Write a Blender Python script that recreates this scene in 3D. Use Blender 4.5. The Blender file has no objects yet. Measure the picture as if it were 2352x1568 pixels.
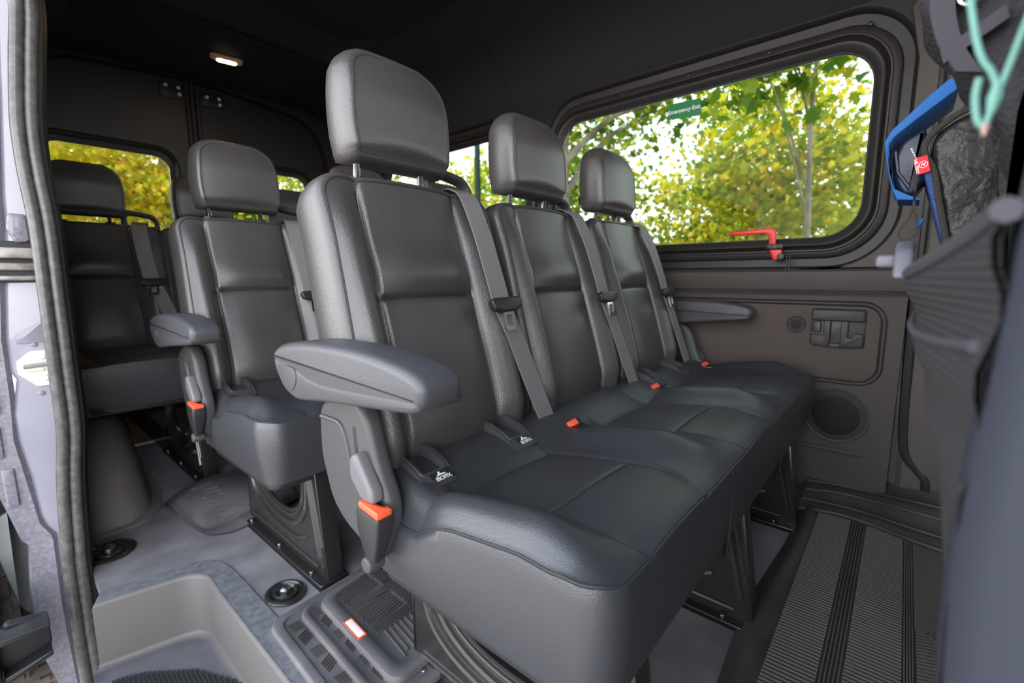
import bpy, bmesh, math, random
import numpy as np
from mathutils import Vector, Matrix
random.seed(4); RNG = np.random.default_rng(11)
PI = math.pi
S = bpy.context.scene; COL = S.collection

# ---------------------------------------------------------------- camera, sky, sun, exposure
R_ = Matrix(((0.65129207, -0.75881, -0.00510205), (0.11133788, 0.08890695, 0.98979767), (-0.75061476, -0.64521542, 0.14238869)))
cd = bpy.data.cameras.new('camera'); cam = bpy.data.objects.new('camera', cd); COL.objects.link(cam)
cam.matrix_world = Matrix.Translation((0, 0, .80)) @ R_.transposed().to_4x4()
cd.lens = 16; cd.sensor_width = 36; cd.clip_start = .02
cd.dof.use_dof = True; cd.dof.focus_distance = .95; cd.dof.aperture_fstop = 3.2
S.camera = cam
W = bpy.data.worlds.new('sky'); S.world = W; W.use_nodes = True
nt = W.node_tree; bg = nt.nodes['Background']
tc = nt.nodes.new('ShaderNodeTexCoord'); sx = nt.nodes.new('ShaderNodeSeparateXYZ'); cr = nt.nodes.new('ShaderNodeValToRGB')
nt.links.new(tc.outputs['Generated'], sx.inputs[0]); nt.links.new(sx.outputs['Z'], cr.inputs[0]); nt.links.new(cr.outputs[0], bg.inputs['Color'])
cr.color_ramp.elements[0].position = 0; cr.color_ramp.elements[0].color = (1.75, 1.72, 1.70, 1); e_ = cr.color_ramp.elements.new(.30); e_.color = (1.08, 1.10, 1.15, 1)
cr.color_ramp.elements[-1].position = .9; cr.color_ramp.elements[-1].color = (.40, .50, .70, 1)
bg.inputs['Strength'].default_value = 5.4
sd = bpy.data.lights.new('sun', 'SUN'); sun = bpy.data.objects.new('sun', sd); COL.objects.link(sun)
sd.energy = 16; sd.angle = .02; sd.color = (1, .93, .8)
sun.rotation_euler = Vector((0, .42, .91)).to_track_quat('Z', 'Y').to_euler()
vs = S.view_settings; vs.view_transform = 'Standard'; vs.look = 'None'; vs.gamma = 1; vs.exposure = 0.0
S.cycles.use_denoising = True
S.cycles.max_bounces = 8; S.cycles.transparent_max_bounces = 12

# ---------------------------------------------------------------- materials
def mat(name, col, rough=.5, metal=0, bump=None, var=None, spec=.5, emit=None, coat=0):
    m = bpy.data.materials.new(name); m.use_nodes = True; n = m.node_tree; N = n.nodes; L = n.links
    b = N['Principled BSDF']; b.inputs['Base Color'].default_value = (*col, 1); b.inputs['Roughness'].default_value = rough
    b.inputs['Metallic'].default_value = metal; b.inputs['Specular IOR Level'].default_value = spec; b.inputs['Coat Weight'].default_value = coat
    t = N.new('ShaderNodeTexCoord')
    if var:
        col2, sc, det = var
        no = N.new('ShaderNodeTexNoise'); no.inputs['Scale'].default_value = sc; no.inputs['Detail'].default_value = det
        L.new(t.outputs['Object'], no.inputs['Vector'])
        r = N.new('ShaderNodeValToRGB'); r.color_ramp.elements[0].position = .38; r.color_ramp.elements[1].position = .66
        r.color_ramp.elements[0].color = (*col, 1); r.color_ramp.elements[1].color = (*col2, 1)
        L.new(no.outputs[0], r.inputs[0]); L.new(r.outputs[0], b.inputs['Base Color'])
    if bump:
        kind, sc, st, dist = bump
        if kind == 'v':
            x = N.new('ShaderNodeTexVoronoi'); x.inputs['Scale'].default_value = sc; o = x.outputs['Distance']
        elif kind == 'n':
            x = N.new('ShaderNodeTexNoise'); x.inputs['Scale'].default_value = sc; x.inputs['Detail'].default_value = 4; o = x.outputs[0]
        else:
            x = N.new('ShaderNodeTexWave'); x.inputs['Scale'].default_value = sc; x.bands_direction = kind; o = x.outputs[0]
        L.new(t.outputs['Object'], x.inputs['Vector'])
        bp = N.new('ShaderNodeBump'); bp.inputs['Strength'].default_value = st; bp.inputs['Distance'].default_value = dist
        L.new(o, bp.inputs['Height']); L.new(bp.outputs[0], b.inputs['Normal'])
    if emit:
        b.inputs['Emission Color'].default_value = (*emit[:3], 1); b.inputs['Emission Strength'].default_value = emit[3]
    return m

M = dict(
    armpad=mat('armrest_skin', (.060, .060, .066), .42, bump=('v', 420, .25, .0008)),
    wframe=mat('window_frame_plastic', (.026, .022, .020), .5, bump=('n', 700, .2, .0006)),
    cushion=mat('leather_cushion_skytint', (.038, .039, .044), .37, bump=('v', 420, .30, .0010), spec=.7),  # same leather, darkened and blued to carry the sky's reflection on the seats
    leather=mat('leather', (.059, .0535, .0515), .36, bump=('v', 420, .32, .0011), spec=.75),
    insert=mat('leather_insert', (.055, .050, .048), .40, bump=('v', 420, .30, .0010), spec=.45),
    seam=mat('seam_thread', (.03, .028, .028), .6),
    plastic=mat('seat_plastic', (.050, .050, .052), .5, bump=('n', 900, .15, .0005)),
    lever=mat('lever_plastic', (.13, .125, .13), .45),
    blackp=mat('black_plastic', (.018, .018, .02), .42),
    frame=mat('black_paint', (.016, .0155, .015), .30, coat=.3), ribpaint=mat('black_rib_paint', (.028, .026, .024), .26, coat=.4),
    chrome=mat('chrome', (.75, .75, .77), .12, 1),
    steel=mat('steel_bolt', (.30, .30, .30), .35, 1),
    orange=mat('orange_plastic', (.85, .10, .035), .4),
    red=mat('red_plastic', (.80, .012, .012), .4),
    belt=mat('belt_webbing', (.19, .18, .18), .72, bump=('X', 260, .35, .0006), spec=.3),
    trim=mat('wall_trim_plastic', (.066, .055, .050), .62, bump=('n', 700, .3, .0007)),
    trimd=mat('dark_trim', (.018, .017, .017), .5),
    liner=mat('headliner', (.034, .030, .030), .9, bump=('n', 900, .3, .0006), spec=.2),
    duct=mat('ceiling_panel', (.012, .012, .014), .8, spec=.2),
    rubber=mat('rubber', (.020, .020, .021), .55),
    seal=mat('door_seal_rubber', (.070, .066, .064), .27, var=((.11, .105, .10), 60, 6), bump=('n', 90, .15, .001)),
    matrub=mat('mat_rubber', (.085, .080, .083), .5, var=((.125, .118, .12), 9, 8), bump=('n', 500, .12, .0006)),
    matdark=mat('mat_rubber_dark', (.050, .047, .045), .5, var=((.075, .070, .066), 9, 8), bump=('n', 500, .12, .0006)),
    floor=mat('vinyl_floor', (.140, .133, .138), .6, var=((.225, .212, .220), 7, 10), bump=('n', 420, .35, .0008)),
    step=mat('step_plastic', (.092, .087, .084), .5, bump=('n', 700, .35, .0008)),
    stept=mat('step_border', (.105, .109, .117), .55, var=((.16, .165, .175), 60, 10), bump=('n', 500, .2, .0006)),
    arch=mat('wheel_arch_vinyl', (.17, .15, .138), .5, bump=('v', 300, .7, .0025)),
    paint=mat('grey_violet_paint', (.20, .195, .24), .32, var=((.25, .24, .29), 5, 3), coat=.4),
    paintw=mat('worn_paint', (.15, .143, .175), .30, var=((.22, .21, .245), 130, 9), bump=('n', 120, .3, .002), coat=.4),
    white=mat('white_metal', (.85, .82, .77), .35, var=((.80, .74, .62), 20, 3)),
    pale=mat('pale_plastic', (.45, .47, .46), .6),
    railm=mat('rail_metal', (.22, .20, .19), .35, .6, var=((.40, .37, .34), 40, 5)),
    green=mat('sign_green', (.008, .19, .055), .5),
    ink=mat('white_ink', (.85, .86, .82), .6),
    redtag=mat('red_fabric', (.85, .02, .03), .7, bump=('X', 900, .2, .0003)),
    blue=mat('blue_canvas', (.012, .105, .34), .75, bump=('n', 700, .3, .0006)),
    navy=mat('navy_nylon', (.010, .016, .040), .4, bump=('n', 30, .35, .006)),
    bluemesh=mat('blue_mesh', (.03, .07, .22), .7, bump=('v', 260, .9, .003)),
    nylon=mat('grey_nylon', (.020, .018, .016), .42, bump=('n', 16, .6, .03), spec=.4),
    webb=mat('black_binding', (.035, .030, .024), .8, bump=('X', 420, .6, .001)),
    jacket=mat('charcoal_fleece', (.045, .043, .047), .95, bump=('n', 160, .8, .006), spec=.1),
    strap=mat('grey_strap', (.065, .062, .072), .8, bump=('n', 300, .3, .001), spec=.2),
    cord=mat('teal_cord', (.13, .30, .25), .6),
    fseat=mat('front_seat_cloth', (.036, .040, .054), .42, bump=('n', 500, .3, .0008)),
    fseatd=mat('front_seat_vinyl', (.035, .034, .035), .5),
    asphalt=mat('asphalt', (.13, .127, .125), .9, var=((.18, .175, .17), 30, 10), bump=('n', 60, .4, .004)),
    tyre=mat('tyre', (.16, .13, .11), .85, var=((.26, .22, .19), 30, 6)),
    bark=mat('bark', (.20, .15, .11), .9, var=((.42, .36, .28), 5, 8), bump=('n', 14, .6, .03)),
    post=mat('green_post', (.012, .045, .040), .5),
    lens=mat('lamp_lens', (1, .9, .75), .4, emit=(1, .66, .36, 9)),
    lensd=mat('lamp_bezel_glow', (.75, .42, .22), .5),  # orange glow of the lit lamp is put into the bezel's colour
)
def glass_mat(name, tint):
    m = bpy.data.materials.new(name); m.use_nodes = True; N = m.node_tree.nodes; L = m.node_tree.links
    N.remove(N['Principled BSDF']); o = N['Material Output']
    t = N.new('ShaderNodeBsdfTransparent'); t.inputs[0].default_value = (*tint, 1)
    g = N.new('ShaderNodeBsdfGlossy'); g.inputs['Roughness'].default_value = .01
    f = N.new('ShaderNodeFresnel'); f.inputs[0].default_value = 1.12; mx = N.new('ShaderNodeMixShader')
    L.new(f.outputs[0], mx.inputs[0]); L.new(t.outputs[0], mx.inputs[1]); L.new(g.outputs[0], mx.inputs[2]); L.new(mx.outputs[0], o.inputs[0])
    return m
M['glass'] = glass_mat('tinted_glass', (.52, .56, .54))
def leaf_mat(name, stops, tr=.45):
    m = bpy.data.materials.new(name); m.use_nodes = True; N = m.node_tree.nodes; L = m.node_tree.links
    b = N['Principled BSDF']; o = N['Material Output']; g = N.new('ShaderNodeNewGeometry'); r = N.new('ShaderNodeValToRGB')
    e = r.color_ramp.elements
    while len(e) < len(stops): e.new(.5)
    for i, (p, c) in enumerate(stops): e[i].position = p; e[i].color = (*c, 1)
    L.new(g.outputs['Random Per Island'], r.inputs[0]); L.new(r.outputs[0], b.inputs['Base Color']); b.inputs['Roughness'].default_value = .5
    t = N.new('ShaderNodeBsdfTranslucent'); L.new(r.outputs[0], t.inputs[0]); mx = N.new('ShaderNodeMixShader'); mx.inputs[0].default_value = tr
    L.new(b.outputs[0], mx.inputs[1]); L.new(t.outputs[0], mx.inputs[2]); L.new(mx.outputs[0], o.inputs[0])
    return m
M['leaf_y'] = leaf_mat('autumn_leaves', [(0, (.14, .25, .010)), (.3, (.36, .44, .016)), (.65, (.68, .64, .035)), (1, (.85, .60, .04))], .5)
M['leaf_g'] = leaf_mat('green_leaves', [(0, (.06, .15, .010)), (.5, (.20, .33, .016)), (.85, (.48, .52, .03)), (1, (.75, .60, .04))], .5)
M['leaf_o'] = leaf_mat('gold_leaves', [(0, (.34, .40, .018)), (.45, (.72, .63, .035)), (.88, (.88, .62, .04)), (1, (.60, .22, .03))], .5)

# ---------------------------------------------------------------- mesh helpers
class MB:
    def __init__(s): s.v = []; s.f = []
    def add(s, v, f):
        o = len(s.v); s.v += [tuple(map(float, p)) for p in v]; s.f += [[i + o for i in q] for q in f]; return s
    def box(s, x0, x1, y0, y1, z0, z1):
        v = [(x, y, z) for z in (z0, z1) for x, y in ((x0, y0), (x1, y0), (x1, y1), (x0, y1))]
        return s.add(v, [[3, 2, 1, 0], [4, 5, 6, 7], [0, 1, 5, 4], [1, 2, 6, 5], [2, 3, 7, 6], [3, 0, 4, 7]])
    def tube(s, path, r, n=8, closed=False, cap=True):
        P = [Vector(p) for p in path]; K = len(P); rs = r if hasattr(r, '__len__') else [r] * K
        v = []; f = []; up = None
        for i in range(K):
            t = (P[(i + 1) % K] - P[i - 1]) if closed else (P[min(i + 1, K - 1)] - P[max(i - 1, 0)])
            t = t.normalized() if t.length > 1e-9 else Vector((0, 0, 1))
            if up is None:
                up = Vector((0, 0, 1)) if abs(t.z) < .9 else Vector((1, 0, 0))
            a = t.cross(up)
            if a.length < 1e-6: a = t.cross(Vector((0, 1, 0)))
            a.normalize(); b = a.cross(t).normalized(); up = b
            for k in range(n):
                w = 2 * PI * k / n; v.append(P[i] + (a * math.cos(w) + b * math.sin(w)) * rs[i])
        for i in range(K if closed else K - 1):
            j = (i + 1) % K
            for k in range(n): f.append([i * n + k, i * n + (k + 1) % n, j * n + (k + 1) % n, j * n + k])
        if cap and not closed: f.append(list(range(n))[::-1]); f.append([(K - 1) * n + k for k in range(n)])
        return s.add(v, f)
    def rings(s, rings, cap0=True, cap1=True, closed=True):
        n = len(rings[0]); v = [p for r in rings for p in r]; f = []
        for i in range(len(rings) - 1):
            for k in range(n if closed else n - 1):
                f.append([i * n + k, i * n + (k + 1) % n, (i + 1) * n + (k + 1) % n, (i + 1) * n + k])
        if cap0: f.append(list(range(n))[::-1])
        if cap1: f.append([(len(rings) - 1) * n + k for k in range(n)])
        return s.add(v, f)
    def grid(s, g):
        nu = len(g); nv = len(g[0]); v = [p for r in g for p in r]
        return s.add(v, [[i * nv + j, (i + 1) * nv + j, (i + 1) * nv + j + 1, i * nv + j + 1] for i in range(nu - 1) for j in range(nv - 1)])
    def puffy(s, poly, mp, h0, h1, r=.004, n=3):
        """solid of a 2-D outline between h0 and h1 with rounded rims; mp(a,b,h) -> xyz"""
        sg = 1 if h1 > h0 else -1; R = []
        rim = [(r * (1 - math.sin(w)), r * (1 - math.cos(w))) for w in [PI / 2 * k / n for k in range(n + 1)]]
        for ins, dh in rim: R.append([mp(a, b, h0 + sg * dh if False else h0 + sg * (r - r * math.sin(math.acos(max(-1, min(1, 1 - ins / r))))) if r else h0) for a, b in inset(poly, ins)])
        A = [[mp(a, b, h0 + sg * (r * (1 - math.cos(w)))) for a, b in inset(poly, r * (1 - math.sin(w)))] for w in [PI / 2 * k / n for k in range(n + 1)]]
        B = [[mp(a, b, h1 - sg * (r * (1 - math.cos(w)))) for a, b in inset(poly, r * (1 - math.sin(w)))] for w in [PI / 2 * k / n for k in range(n, -1, -1)]]
        return s.rings(A + B)
    def ribbon(s, path, wv, th=.0016):
        a = []
        for i, p in enumerate(path):
            p = Vector(p); w = Vector(wv[i] if isinstance(wv, list) else wv)
            t = (Vector(path[min(i + 1, len(path) - 1)]) - Vector(path[max(i - 1, 0)]))
            nn = t.cross(w).normalized() * th
            a.append([p - w / 2 - nn, p + w / 2 - nn, p + w / 2 + nn, p - w / 2 + nn])
        return s.rings(a)
    def build(s, name, m, parent=None, sharp=38, off=None, smooth=True):
        off = off if off is not None else (Vector(parent.get('org', (0, 0, 0))) if parent is not None else Vector((0, 0, 0)))
        me = bpy.data.meshes.new(name); me.from_pydata([(p[0] - off[0], p[1] - off[1], p[2] - off[2]) for p in s.v], [], s.f); me.validate()
        b = bmesh.new(); b.from_mesh(me); bmesh.ops.remove_doubles(b, verts=b.verts, dist=1e-6); bmesh.ops.recalc_face_normals(b, faces=b.faces); b.to_mesh(me); b.free()
        me.materials.append(m if not isinstance(m, str) else M[m])
        if smooth:
            me.shade_smooth(); me.set_sharp_from_angle(angle=math.radians(sharp))
        o = bpy.data.objects.new(name, me); COL.objects.link(o)
        if parent is not None:
            o.parent = parent
            if 'org' in parent: o['org'] = parent['org']
        return o
def inset(poly, d):
    if d == 0: return list(poly)
    n = len(poly); A = sum(poly[i][0] * poly[(i + 1) % n][1] - poly[(i + 1) % n][0] * poly[i][1] for i in range(n)); sg = 1 if A > 0 else -1
    out = []
    for i in range(n):
        p0, p1, p2 = poly[i - 1], poly[i], poly[(i + 1) % n]
        e1 = Vector((p1[0] - p0[0], p1[1] - p0[1])); e2 = Vector((p2[0] - p1[0], p2[1] - p1[1]))
        if e1.length < 1e-9 or e2.length < 1e-9: out.append(p1); continue
        e1.normalize(); e2.normalize()
        nn = Vector((-e1.y - e2.y, e1.x + e2.x)) * sg
        if nn.length < 1e-6: out.append(p1); continue
        nn.normalize(); c = max(.5, nn.dot(Vector((-e1.y, e1.x)) * sg)); out.append((p1[0] + nn.x * d / c, p1[1] + nn.y * d / c))
    return out
def fillet(pts, r, n=5):
    out = []; K = len(pts)
    for i in range(K):
        p = Vector(pts[i][:2]); a = Vector(pts[i - 1][:2]) - p; b = Vector(pts[(i + 1) % K][:2]) - p
        rr = min(pts[i][2] if len(pts[i]) > 2 else r, a.length * .48, b.length * .48)
        ang = a.angle(b)
        if rr < 1e-5 or ang > 3.1: out.append(tuple(p)); continue
        A = p + a.normalized() * rr; B = p + b.normalized() * rr
        for k in range(n + 1):
            t = k / n; out.append(tuple(A * (1 - t) ** 2 + p * 2 * t * (1 - t) + B * t * t))
    return out
def rrect(x0, x1, y0, y1, r, n=8):
    out = []
    for cx, cy, a0 in ((x1 - r, y0 + r, -PI / 2), (x1 - r, y1 - r, 0), (x0 + r, y1 - r, PI / 2), (x0 + r, y0 + r, PI)):
        for k in range(n + 1): w = a0 + PI / 2 * k / n; out.append((cx + r * math.cos(w), cy + r * math.sin(w)))
    return out
def circ(cx, cy, r, n=32, r2=None): return [(cx + r * math.cos(2 * PI * k / n), cy + (r2 or r) * math.sin(2 * PI * k / n)) for k in range(n)]
def spline(pts, n=8, closed=False):
    P = [Vector(p) for p in pts]; out = []; K = len(P)
    for i in range(K if closed else K - 1):
        g = lambda j: P[j % K] if closed else P[max(0, min(K - 1, j))]
        p0, p1, p2, p3 = g(i - 1), g(i), g(i + 1), g(i + 2)
        for k in range(n):
            t = k / n; out.append(.5 * ((2 * p1) + (p2 - p0) * t + (2 * p0 - 5 * p1 + 4 * p2 - p3) * t * t + (3 * p1 - p0 - 3 * p2 + p3) * t ** 3))
    if not closed: out.append(P[-1])
    return out
def plate(outer, holes, mp, h0, h1):
    """flat plate with holes, given thickness"""
    b = bmesh.new(); lo = []
    for poly in [outer] + holes:
        vs_ = [b.verts.new((p[0], p[1], 0)) for p in poly]; lo.append(len(vs_))
        for i in range(len(vs_)): b.edges.new((vs_[i], vs_[(i + 1) % len(vs_)]))
    bmesh.ops.triangle_fill(b, use_beauty=True, use_dissolve=False, edges=b.edges[:])
    b.verts.index_update(); V2 = [(v.co.x, v.co.y) for v in b.verts]; F = [[v.index for v in f.verts] for f in b.faces]; b.free()
    n = len(V2); v = [mp(a, c, h0) for a, c in V2] + [mp(a, c, h1) for a, c in V2]
    f = [q[::-1] for q in F] + [[i + n for i in q] for q in F]; o = 0
    for k in lo:
        for i in range(k): f.append([o + i, o + (i + 1) % k, n + o + (i + 1) % k, n + o + i])
        o += k
    return v, f
YZ = lambda a, b, h: (h, a, b)
XZ = lambda a, b, h: (a, h, b)
XY = lambda a, b, h: (a, b, h)
def root(name, loc, label, cat, group=None):
    o = bpy.data.objects.new(name, None); COL.objects.link(o); o.location = loc; o['org'] = list(map(float, loc)); o.empty_display_size = .1
    o['label'] = label; o['category'] = cat
    if group: o['group'] = group
    return o
def tag(o, label=None, cat=None, group=None, kind=None):
    for k, v in (('label', label), ('category', cat), ('group', group), ('kind', kind)):
        if v: o[k] = v
    return o
def cpy(o, parent=None):
    c = o.copy(); COL.objects.link(c)
    if parent is not None: c.parent = parent
    for ch in o.children: cpy(ch, c)
    return c
def text(name, body, size, m, parent, mp, bold=0):
    cu = bpy.data.curves.new(name, 'FONT'); cu.body = body; cu.size = size; cu.align_x = 'CENTER'; cu.align_y = 'CENTER'; cu.extrude = .0002; cu.offset = bold
    o = bpy.data.objects.new(name, cu); COL.objects.link(o); dg = bpy.context.evaluated_depsgraph_get()
    me = o.evaluated_get(dg).to_mesh(); vv = [tuple(v.co) for v in me.vertices]; ff = [list(p.vertices) for p in me.polygons]
    bpy.data.objects.remove(o); bpy.data.curves.remove(cu)
    mb = MB(); mb.add([mp(x, y, z) for x, y, z in vv], ff); return mb.build(name, m, parent, smooth=False)

def sheet(P, ss, hw, cu, front, loops, ts, capd=True):
    """upholstered body: a featured front grid plus rolled sides.  P(u,s,d); loops = (outset, mix, depth)"""
    mb = MB(); rows = []
    for s_ in ss:
        h = hw(s_); rows.append([(cu + h * t, s_) for t in ts])
    G = [[P(u, s_, front(u, s_)) for u, s_ in r] for r in rows]; mb.grid(G)
    ns, nu = len(ss), len(ts)
    idx = [(0, j) for j in range(nu)] + [(i, nu - 1) for i in range(1, ns)] + [(ns - 1, j) for j in range(nu - 2, -1, -1)] + [(i, 0) for i in range(ns - 2, 0, -1)]
    B = [rows[i][j] for i, j in idx]; D = [front(*p) for p in B]; R = [[P(B[k][0], B[k][1], D[k]) for k in range(len(B))]]
    for e, w, dd in loops:
        q = inset(B, -e); R.append([P(q[k][0], q[k][1], D[k] * (1 - w) + dd * w) for k in range(len(B))])
    mb.rings(R, cap0=False, cap1=capd)
    pip = [P(B[k][0], B[k][1], D[k]) for k in range(len(B))]
    return mb, pip, idx, ns, nu
def gs(x, c, w): return math.exp(-((x - c) / w) ** 2)
def sst(a, b, x):
    t = max(0, min(1, (x - a) / (b - a))); return t * t * (3 - 2 * t)

# ---------------------------------------------------------------- setting: floor, walls, ceiling
XW = 1.93          # inner face of far wall lining
Y1 = 3.40          # rear doors
fl = [(.10, -1.6), (XW + .04, -1.6), (XW + .04, Y1), (.118, Y1), (.118, 1.449)] + [tuple(p) for p in [(.20, 1.430)]] + \
     [tuple(Vector((.26, 1.416)) * (1 - t) ** 2 + Vector((.322, 1.40)) * 2 * t * (1 - t) + Vector((.318, 1.33)) * t * t) for t in [k / 8 for k in range(9)]] + [(.315, 1.25), (.315, .12), (.10, .12)]
mb = MB(); v, f = plate(fl, [], XY, -.03, 0); mb.add(v, f)
FLOOR = tag(mb.build('floor', 'floor', sharp=30), kind='structure')
mb = MB()   # fine seams of the vinyl and black seat rails recessed in it
for x in (.515, 1.06, 1.60): mb.box(x - .032, x + .05, -.35, Y1 - .05, .0005, .0025)
tag(mb.build('seat_rail_strip', 'rubber', FLOOR, smooth=False), 'black rail strip let into the floor')

# far wall : lower lining, mid band, window zone
mb = MB(); zz = [(0, XW), (.05, XW), (.70, XW), (.725, XW - .004), (.735, XW + .006), (.737, XW + .02), (.741, XW + .02), (.743, XW + .004), (.75, XW), (.81, XW + .001), (.818, XW + .012), (.822, XW + .03)]
prof = [(x, z) for z, x in zz]
mb.grid([[(x, y, z) for x, z in prof] for y in (-.01, .33, .334, .7, 2, Y1)])
mb.grid([[(XW + .06, y, z) for z in (0, .9)] for y in (-.012, Y1)]); mb.grid([[(x, -.011, z) for z in (0, .82)] for x in (XW, XW + .06)])
WR = tag(mb.build('wall_right', 'trim'), kind='structure')
mb = MB()
win1o = rrect(.03, 1.455, .82, 1.655, .19, 12); win2o = rrect(1.49, 2.95, .82, 1.655, .19, 12)
v, f = plate([(-.02, .822), (Y1, .822), (Y1, 1.70), (-.02, 1.70)], [win1o, win2o], YZ, XW + .03, XW + .05); mb.add(v, f)
mb.build('window_panel', 'trimd', WR)
mb = MB()   # front quarter trim around the window corner
cor = [(-.02, .822)] + [(.30, .822)] + [(.22 - .19 * math.sin(w) * 1.0, 1.012 - .19 * math.cos(w)) for w in [PI / 2 * k / 10 for k in range(11)]] + [(.03, 1.45), (.06, 1.60), (.0, 1.70), (-.02, 1.70)]
mb.puffy(cor, YZ, XW + .008, XW + .04, .004); mb.build('corner_trim', 'trim', WR)
# shallow recess line in the lower lining
mb = MB(); loop = rrect(.047, 1.9, .435, .695, .055, 8)
mb.tube([(XW - .0005, a, b) for a, b in loop], .004, 6, closed=True); mb.tube([(XW - .001, a, b) for a, b in inset(loop, -.012)], .0035, 6, closed=True); mb.build('recess_bead', 'trimd', WR)
mb = MB(); mb.puffy(inset(loop, .002), YZ, XW - .0015, XW + .01, .002); mb.build('recess_panel', mat('recess_panel', (.088, .070, .063), .75, bump=('n', 500, .35, .0008), spec=.3), WR)
mb = MB(); mb.puffy(rrect(.06, .30, .170, .186, .007, 4), YZ, XW - .006, XW + .01, .004); mb.build('lower_ledge', 'trim', WR)
mb = MB(); mb.box(XW - .0005, XW + .01, .327, .329, .735, .87); mb.box(XW - .0005, XW + .01, .336, .338, .735, .87); mb.build('joint_line', 'trimd', WR, smooth=False)

def wall_window(name, y0, y1, z0, z1, go):
    """stepped frame from opening outline down to the glass"""
    o = rrect(y0, y1, z0, z1, .19, 12); g = rrect(*go, .115, 12)
    lerp = lambda t: [(a[0] * (1 - t) + b[0] * t, a[1] * (1 - t) + b[1] * t) for a, b in zip(o, g)]
    st = [(0, .026), (.03, .024), (.06, .028), (.09, .052), (.33, .056), (.35, .046), (.39, .040), (.54, .038), (.57, .032), (.61, .032), (.64, .044), (.68, .050), (.71, .040), (.76, .034), (.86, .037), (.92, .050), (.96, .052), (1, .066)]
    mb = MB(); mb.rings([[(XW + d, a, b) for a, b in lerp(t)] for t, d in st], False, False)
    fr = tag(mb.build(name, 'wframe', sharp=50), kind='structure')
    mb = MB(); mb.tube([(XW + .060, a, b) for a, b in inset(g, -.004)], .006, 8, closed=True); mb.build('gasket', 'rubber', fr)
    mb = MB(); mb.rings([[(XW + .066, a, b) for a, b in g], [(XW + .070, a, b) for a, b in g]]); tag(mb.build('pane', 'glass', fr, smooth=False), 'tinted glass pane')
    for k in range(5):
        yy = y0 + .13 + (y1 - y0 - .26) * k / 4; mb = MB(); mb.puffy(circ(yy, z1 - .056, .008, 12), YZ, XW + .034, XW + .05, .003); mb.build('screw_cap', 'blackp', fr)
    return fr
wall_window('window_1', .03, 1.455, .82, 1.655, (.137, 1.372, .931, 1.537))
wall_window('window_2', 1.49, 2.95, .82, 1.655, (1.60, 2.84, .931, 1.56))

# headliner : side cove and ceiling
mb = MB(); cove = [(XW + .035, 1.655), (XW + .02, 1.675), (XW - .005, 1.70), (1.90, 1.78), (1.86, 1.86), (1.78, 1.93), (1.62, 1.965), (1.0, 1.975), (.45, 1.96), (.26, 1.92), (.17, 1.80), (.15, 1.62), (.15, 1.50)]
mb.grid([[(x, y, z) for x, z in cove] for y in (1.66, 2.5, Y1)]); mb.grid([[(x, y, z) for x, z in cove[:-2]] for y in (-1.6, -.6, .5, 1.66)])
mb.grid([[(x + (.05 if x > 1 else -.05), y, z + .05) for x, z in cove[:-2]] for y in (-1.6, Y1)])
CE = tag(mb.build('ceiling', 'liner', sharp=60), kind='structure')
mb = MB(); mb.tube([(x - .004, 1.66 + .12 * max(0, z - 1.75), z - .003) for x, z in cove[2:9]], .0035, 6); mb.build('liner_seam', 'trimd', CE)
mb = MB(); mb.puffy(fillet([(.55, -.9), (1.40, -.9), (1.42, 2.02, .08), (1.28, 2.16, .05), (.62, 2.16, .05), (.55, 2.05, .05)], .05), XY, 1.975, 1.925, .012); mb.build('roof_duct', 'duct', CE)
mb = MB(); mb.puffy(rrect(.35, 1.60, 2.55, 2.95, .06), XY, 1.975, 1.945, .012); mb.build('rear_roof_panel', 'duct', CE)
mb = MB(); mb.box(-.12, XW + .2, -1.9, Y1 + .2, 2.05, 2.12); tag(mb.build('trim_1', 'paint', smooth=False), kind='structure')   # roof skin
# left wall behind the sliding-door pillar
mb = MB(); mb.grid([[(x, y, z) for x, z in ((.075, -.03), (.10, .5), (.135, 1.0), (.15, 1.50), (.16, 1.7))] for y in (1.69, 2.3, Y1)])
mb.grid([[(x, y, z) for x, z in ((-.03, -.4), (-.01, .5), (.03, 1.0), (.06, 1.50), (.10, 2.06))] for y in (1.70, Y1 + .05)])
tag(mb.build('wall_left', 'trim'), kind='structure')
# outer skin of the far side and cab side below the glass
mb = MB(); v, f = plate([(-1.7, -.4), (Y1 + .05, -.4), (Y1 + .05, 2.08), (-1.7, 2.08)], [rrect(.05, 1.44, .84, 1.64, .18), rrect(1.51, 2.93, .84, 1.64, .18), rrect(-1.45, -.35, .92, 1.62, .1)], YZ, XW + .085, XW + .11); mb.add(v, f)
tag(mb.build('trim_2', 'paint', smooth=False), kind='structure')
# unseen cab boxes added to cut light from the front: dash, scuttle, pillar, door header
mb = MB(); mb.box(-.05, XW + .05, -1.72, -1.45, -.3, 1.02); tag(mb.build('trim_9', 'trimd', smooth=False), kind='structure')
mb = MB(); mb.box(-.05, XW + .05, -1.72, -1.60, 1.58, 2.05); tag(mb.build('trim_10', 'trimd', smooth=False), kind='structure')
mb = MB(); mb.box(-.08, .02, -.40, -.26, -.4, 1.95); mb.box(-.06, .06, -1.6, -.25, 1.56, 1.95); tag(mb.build('trim_11', 'paint', smooth=False), kind='structure')
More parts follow.
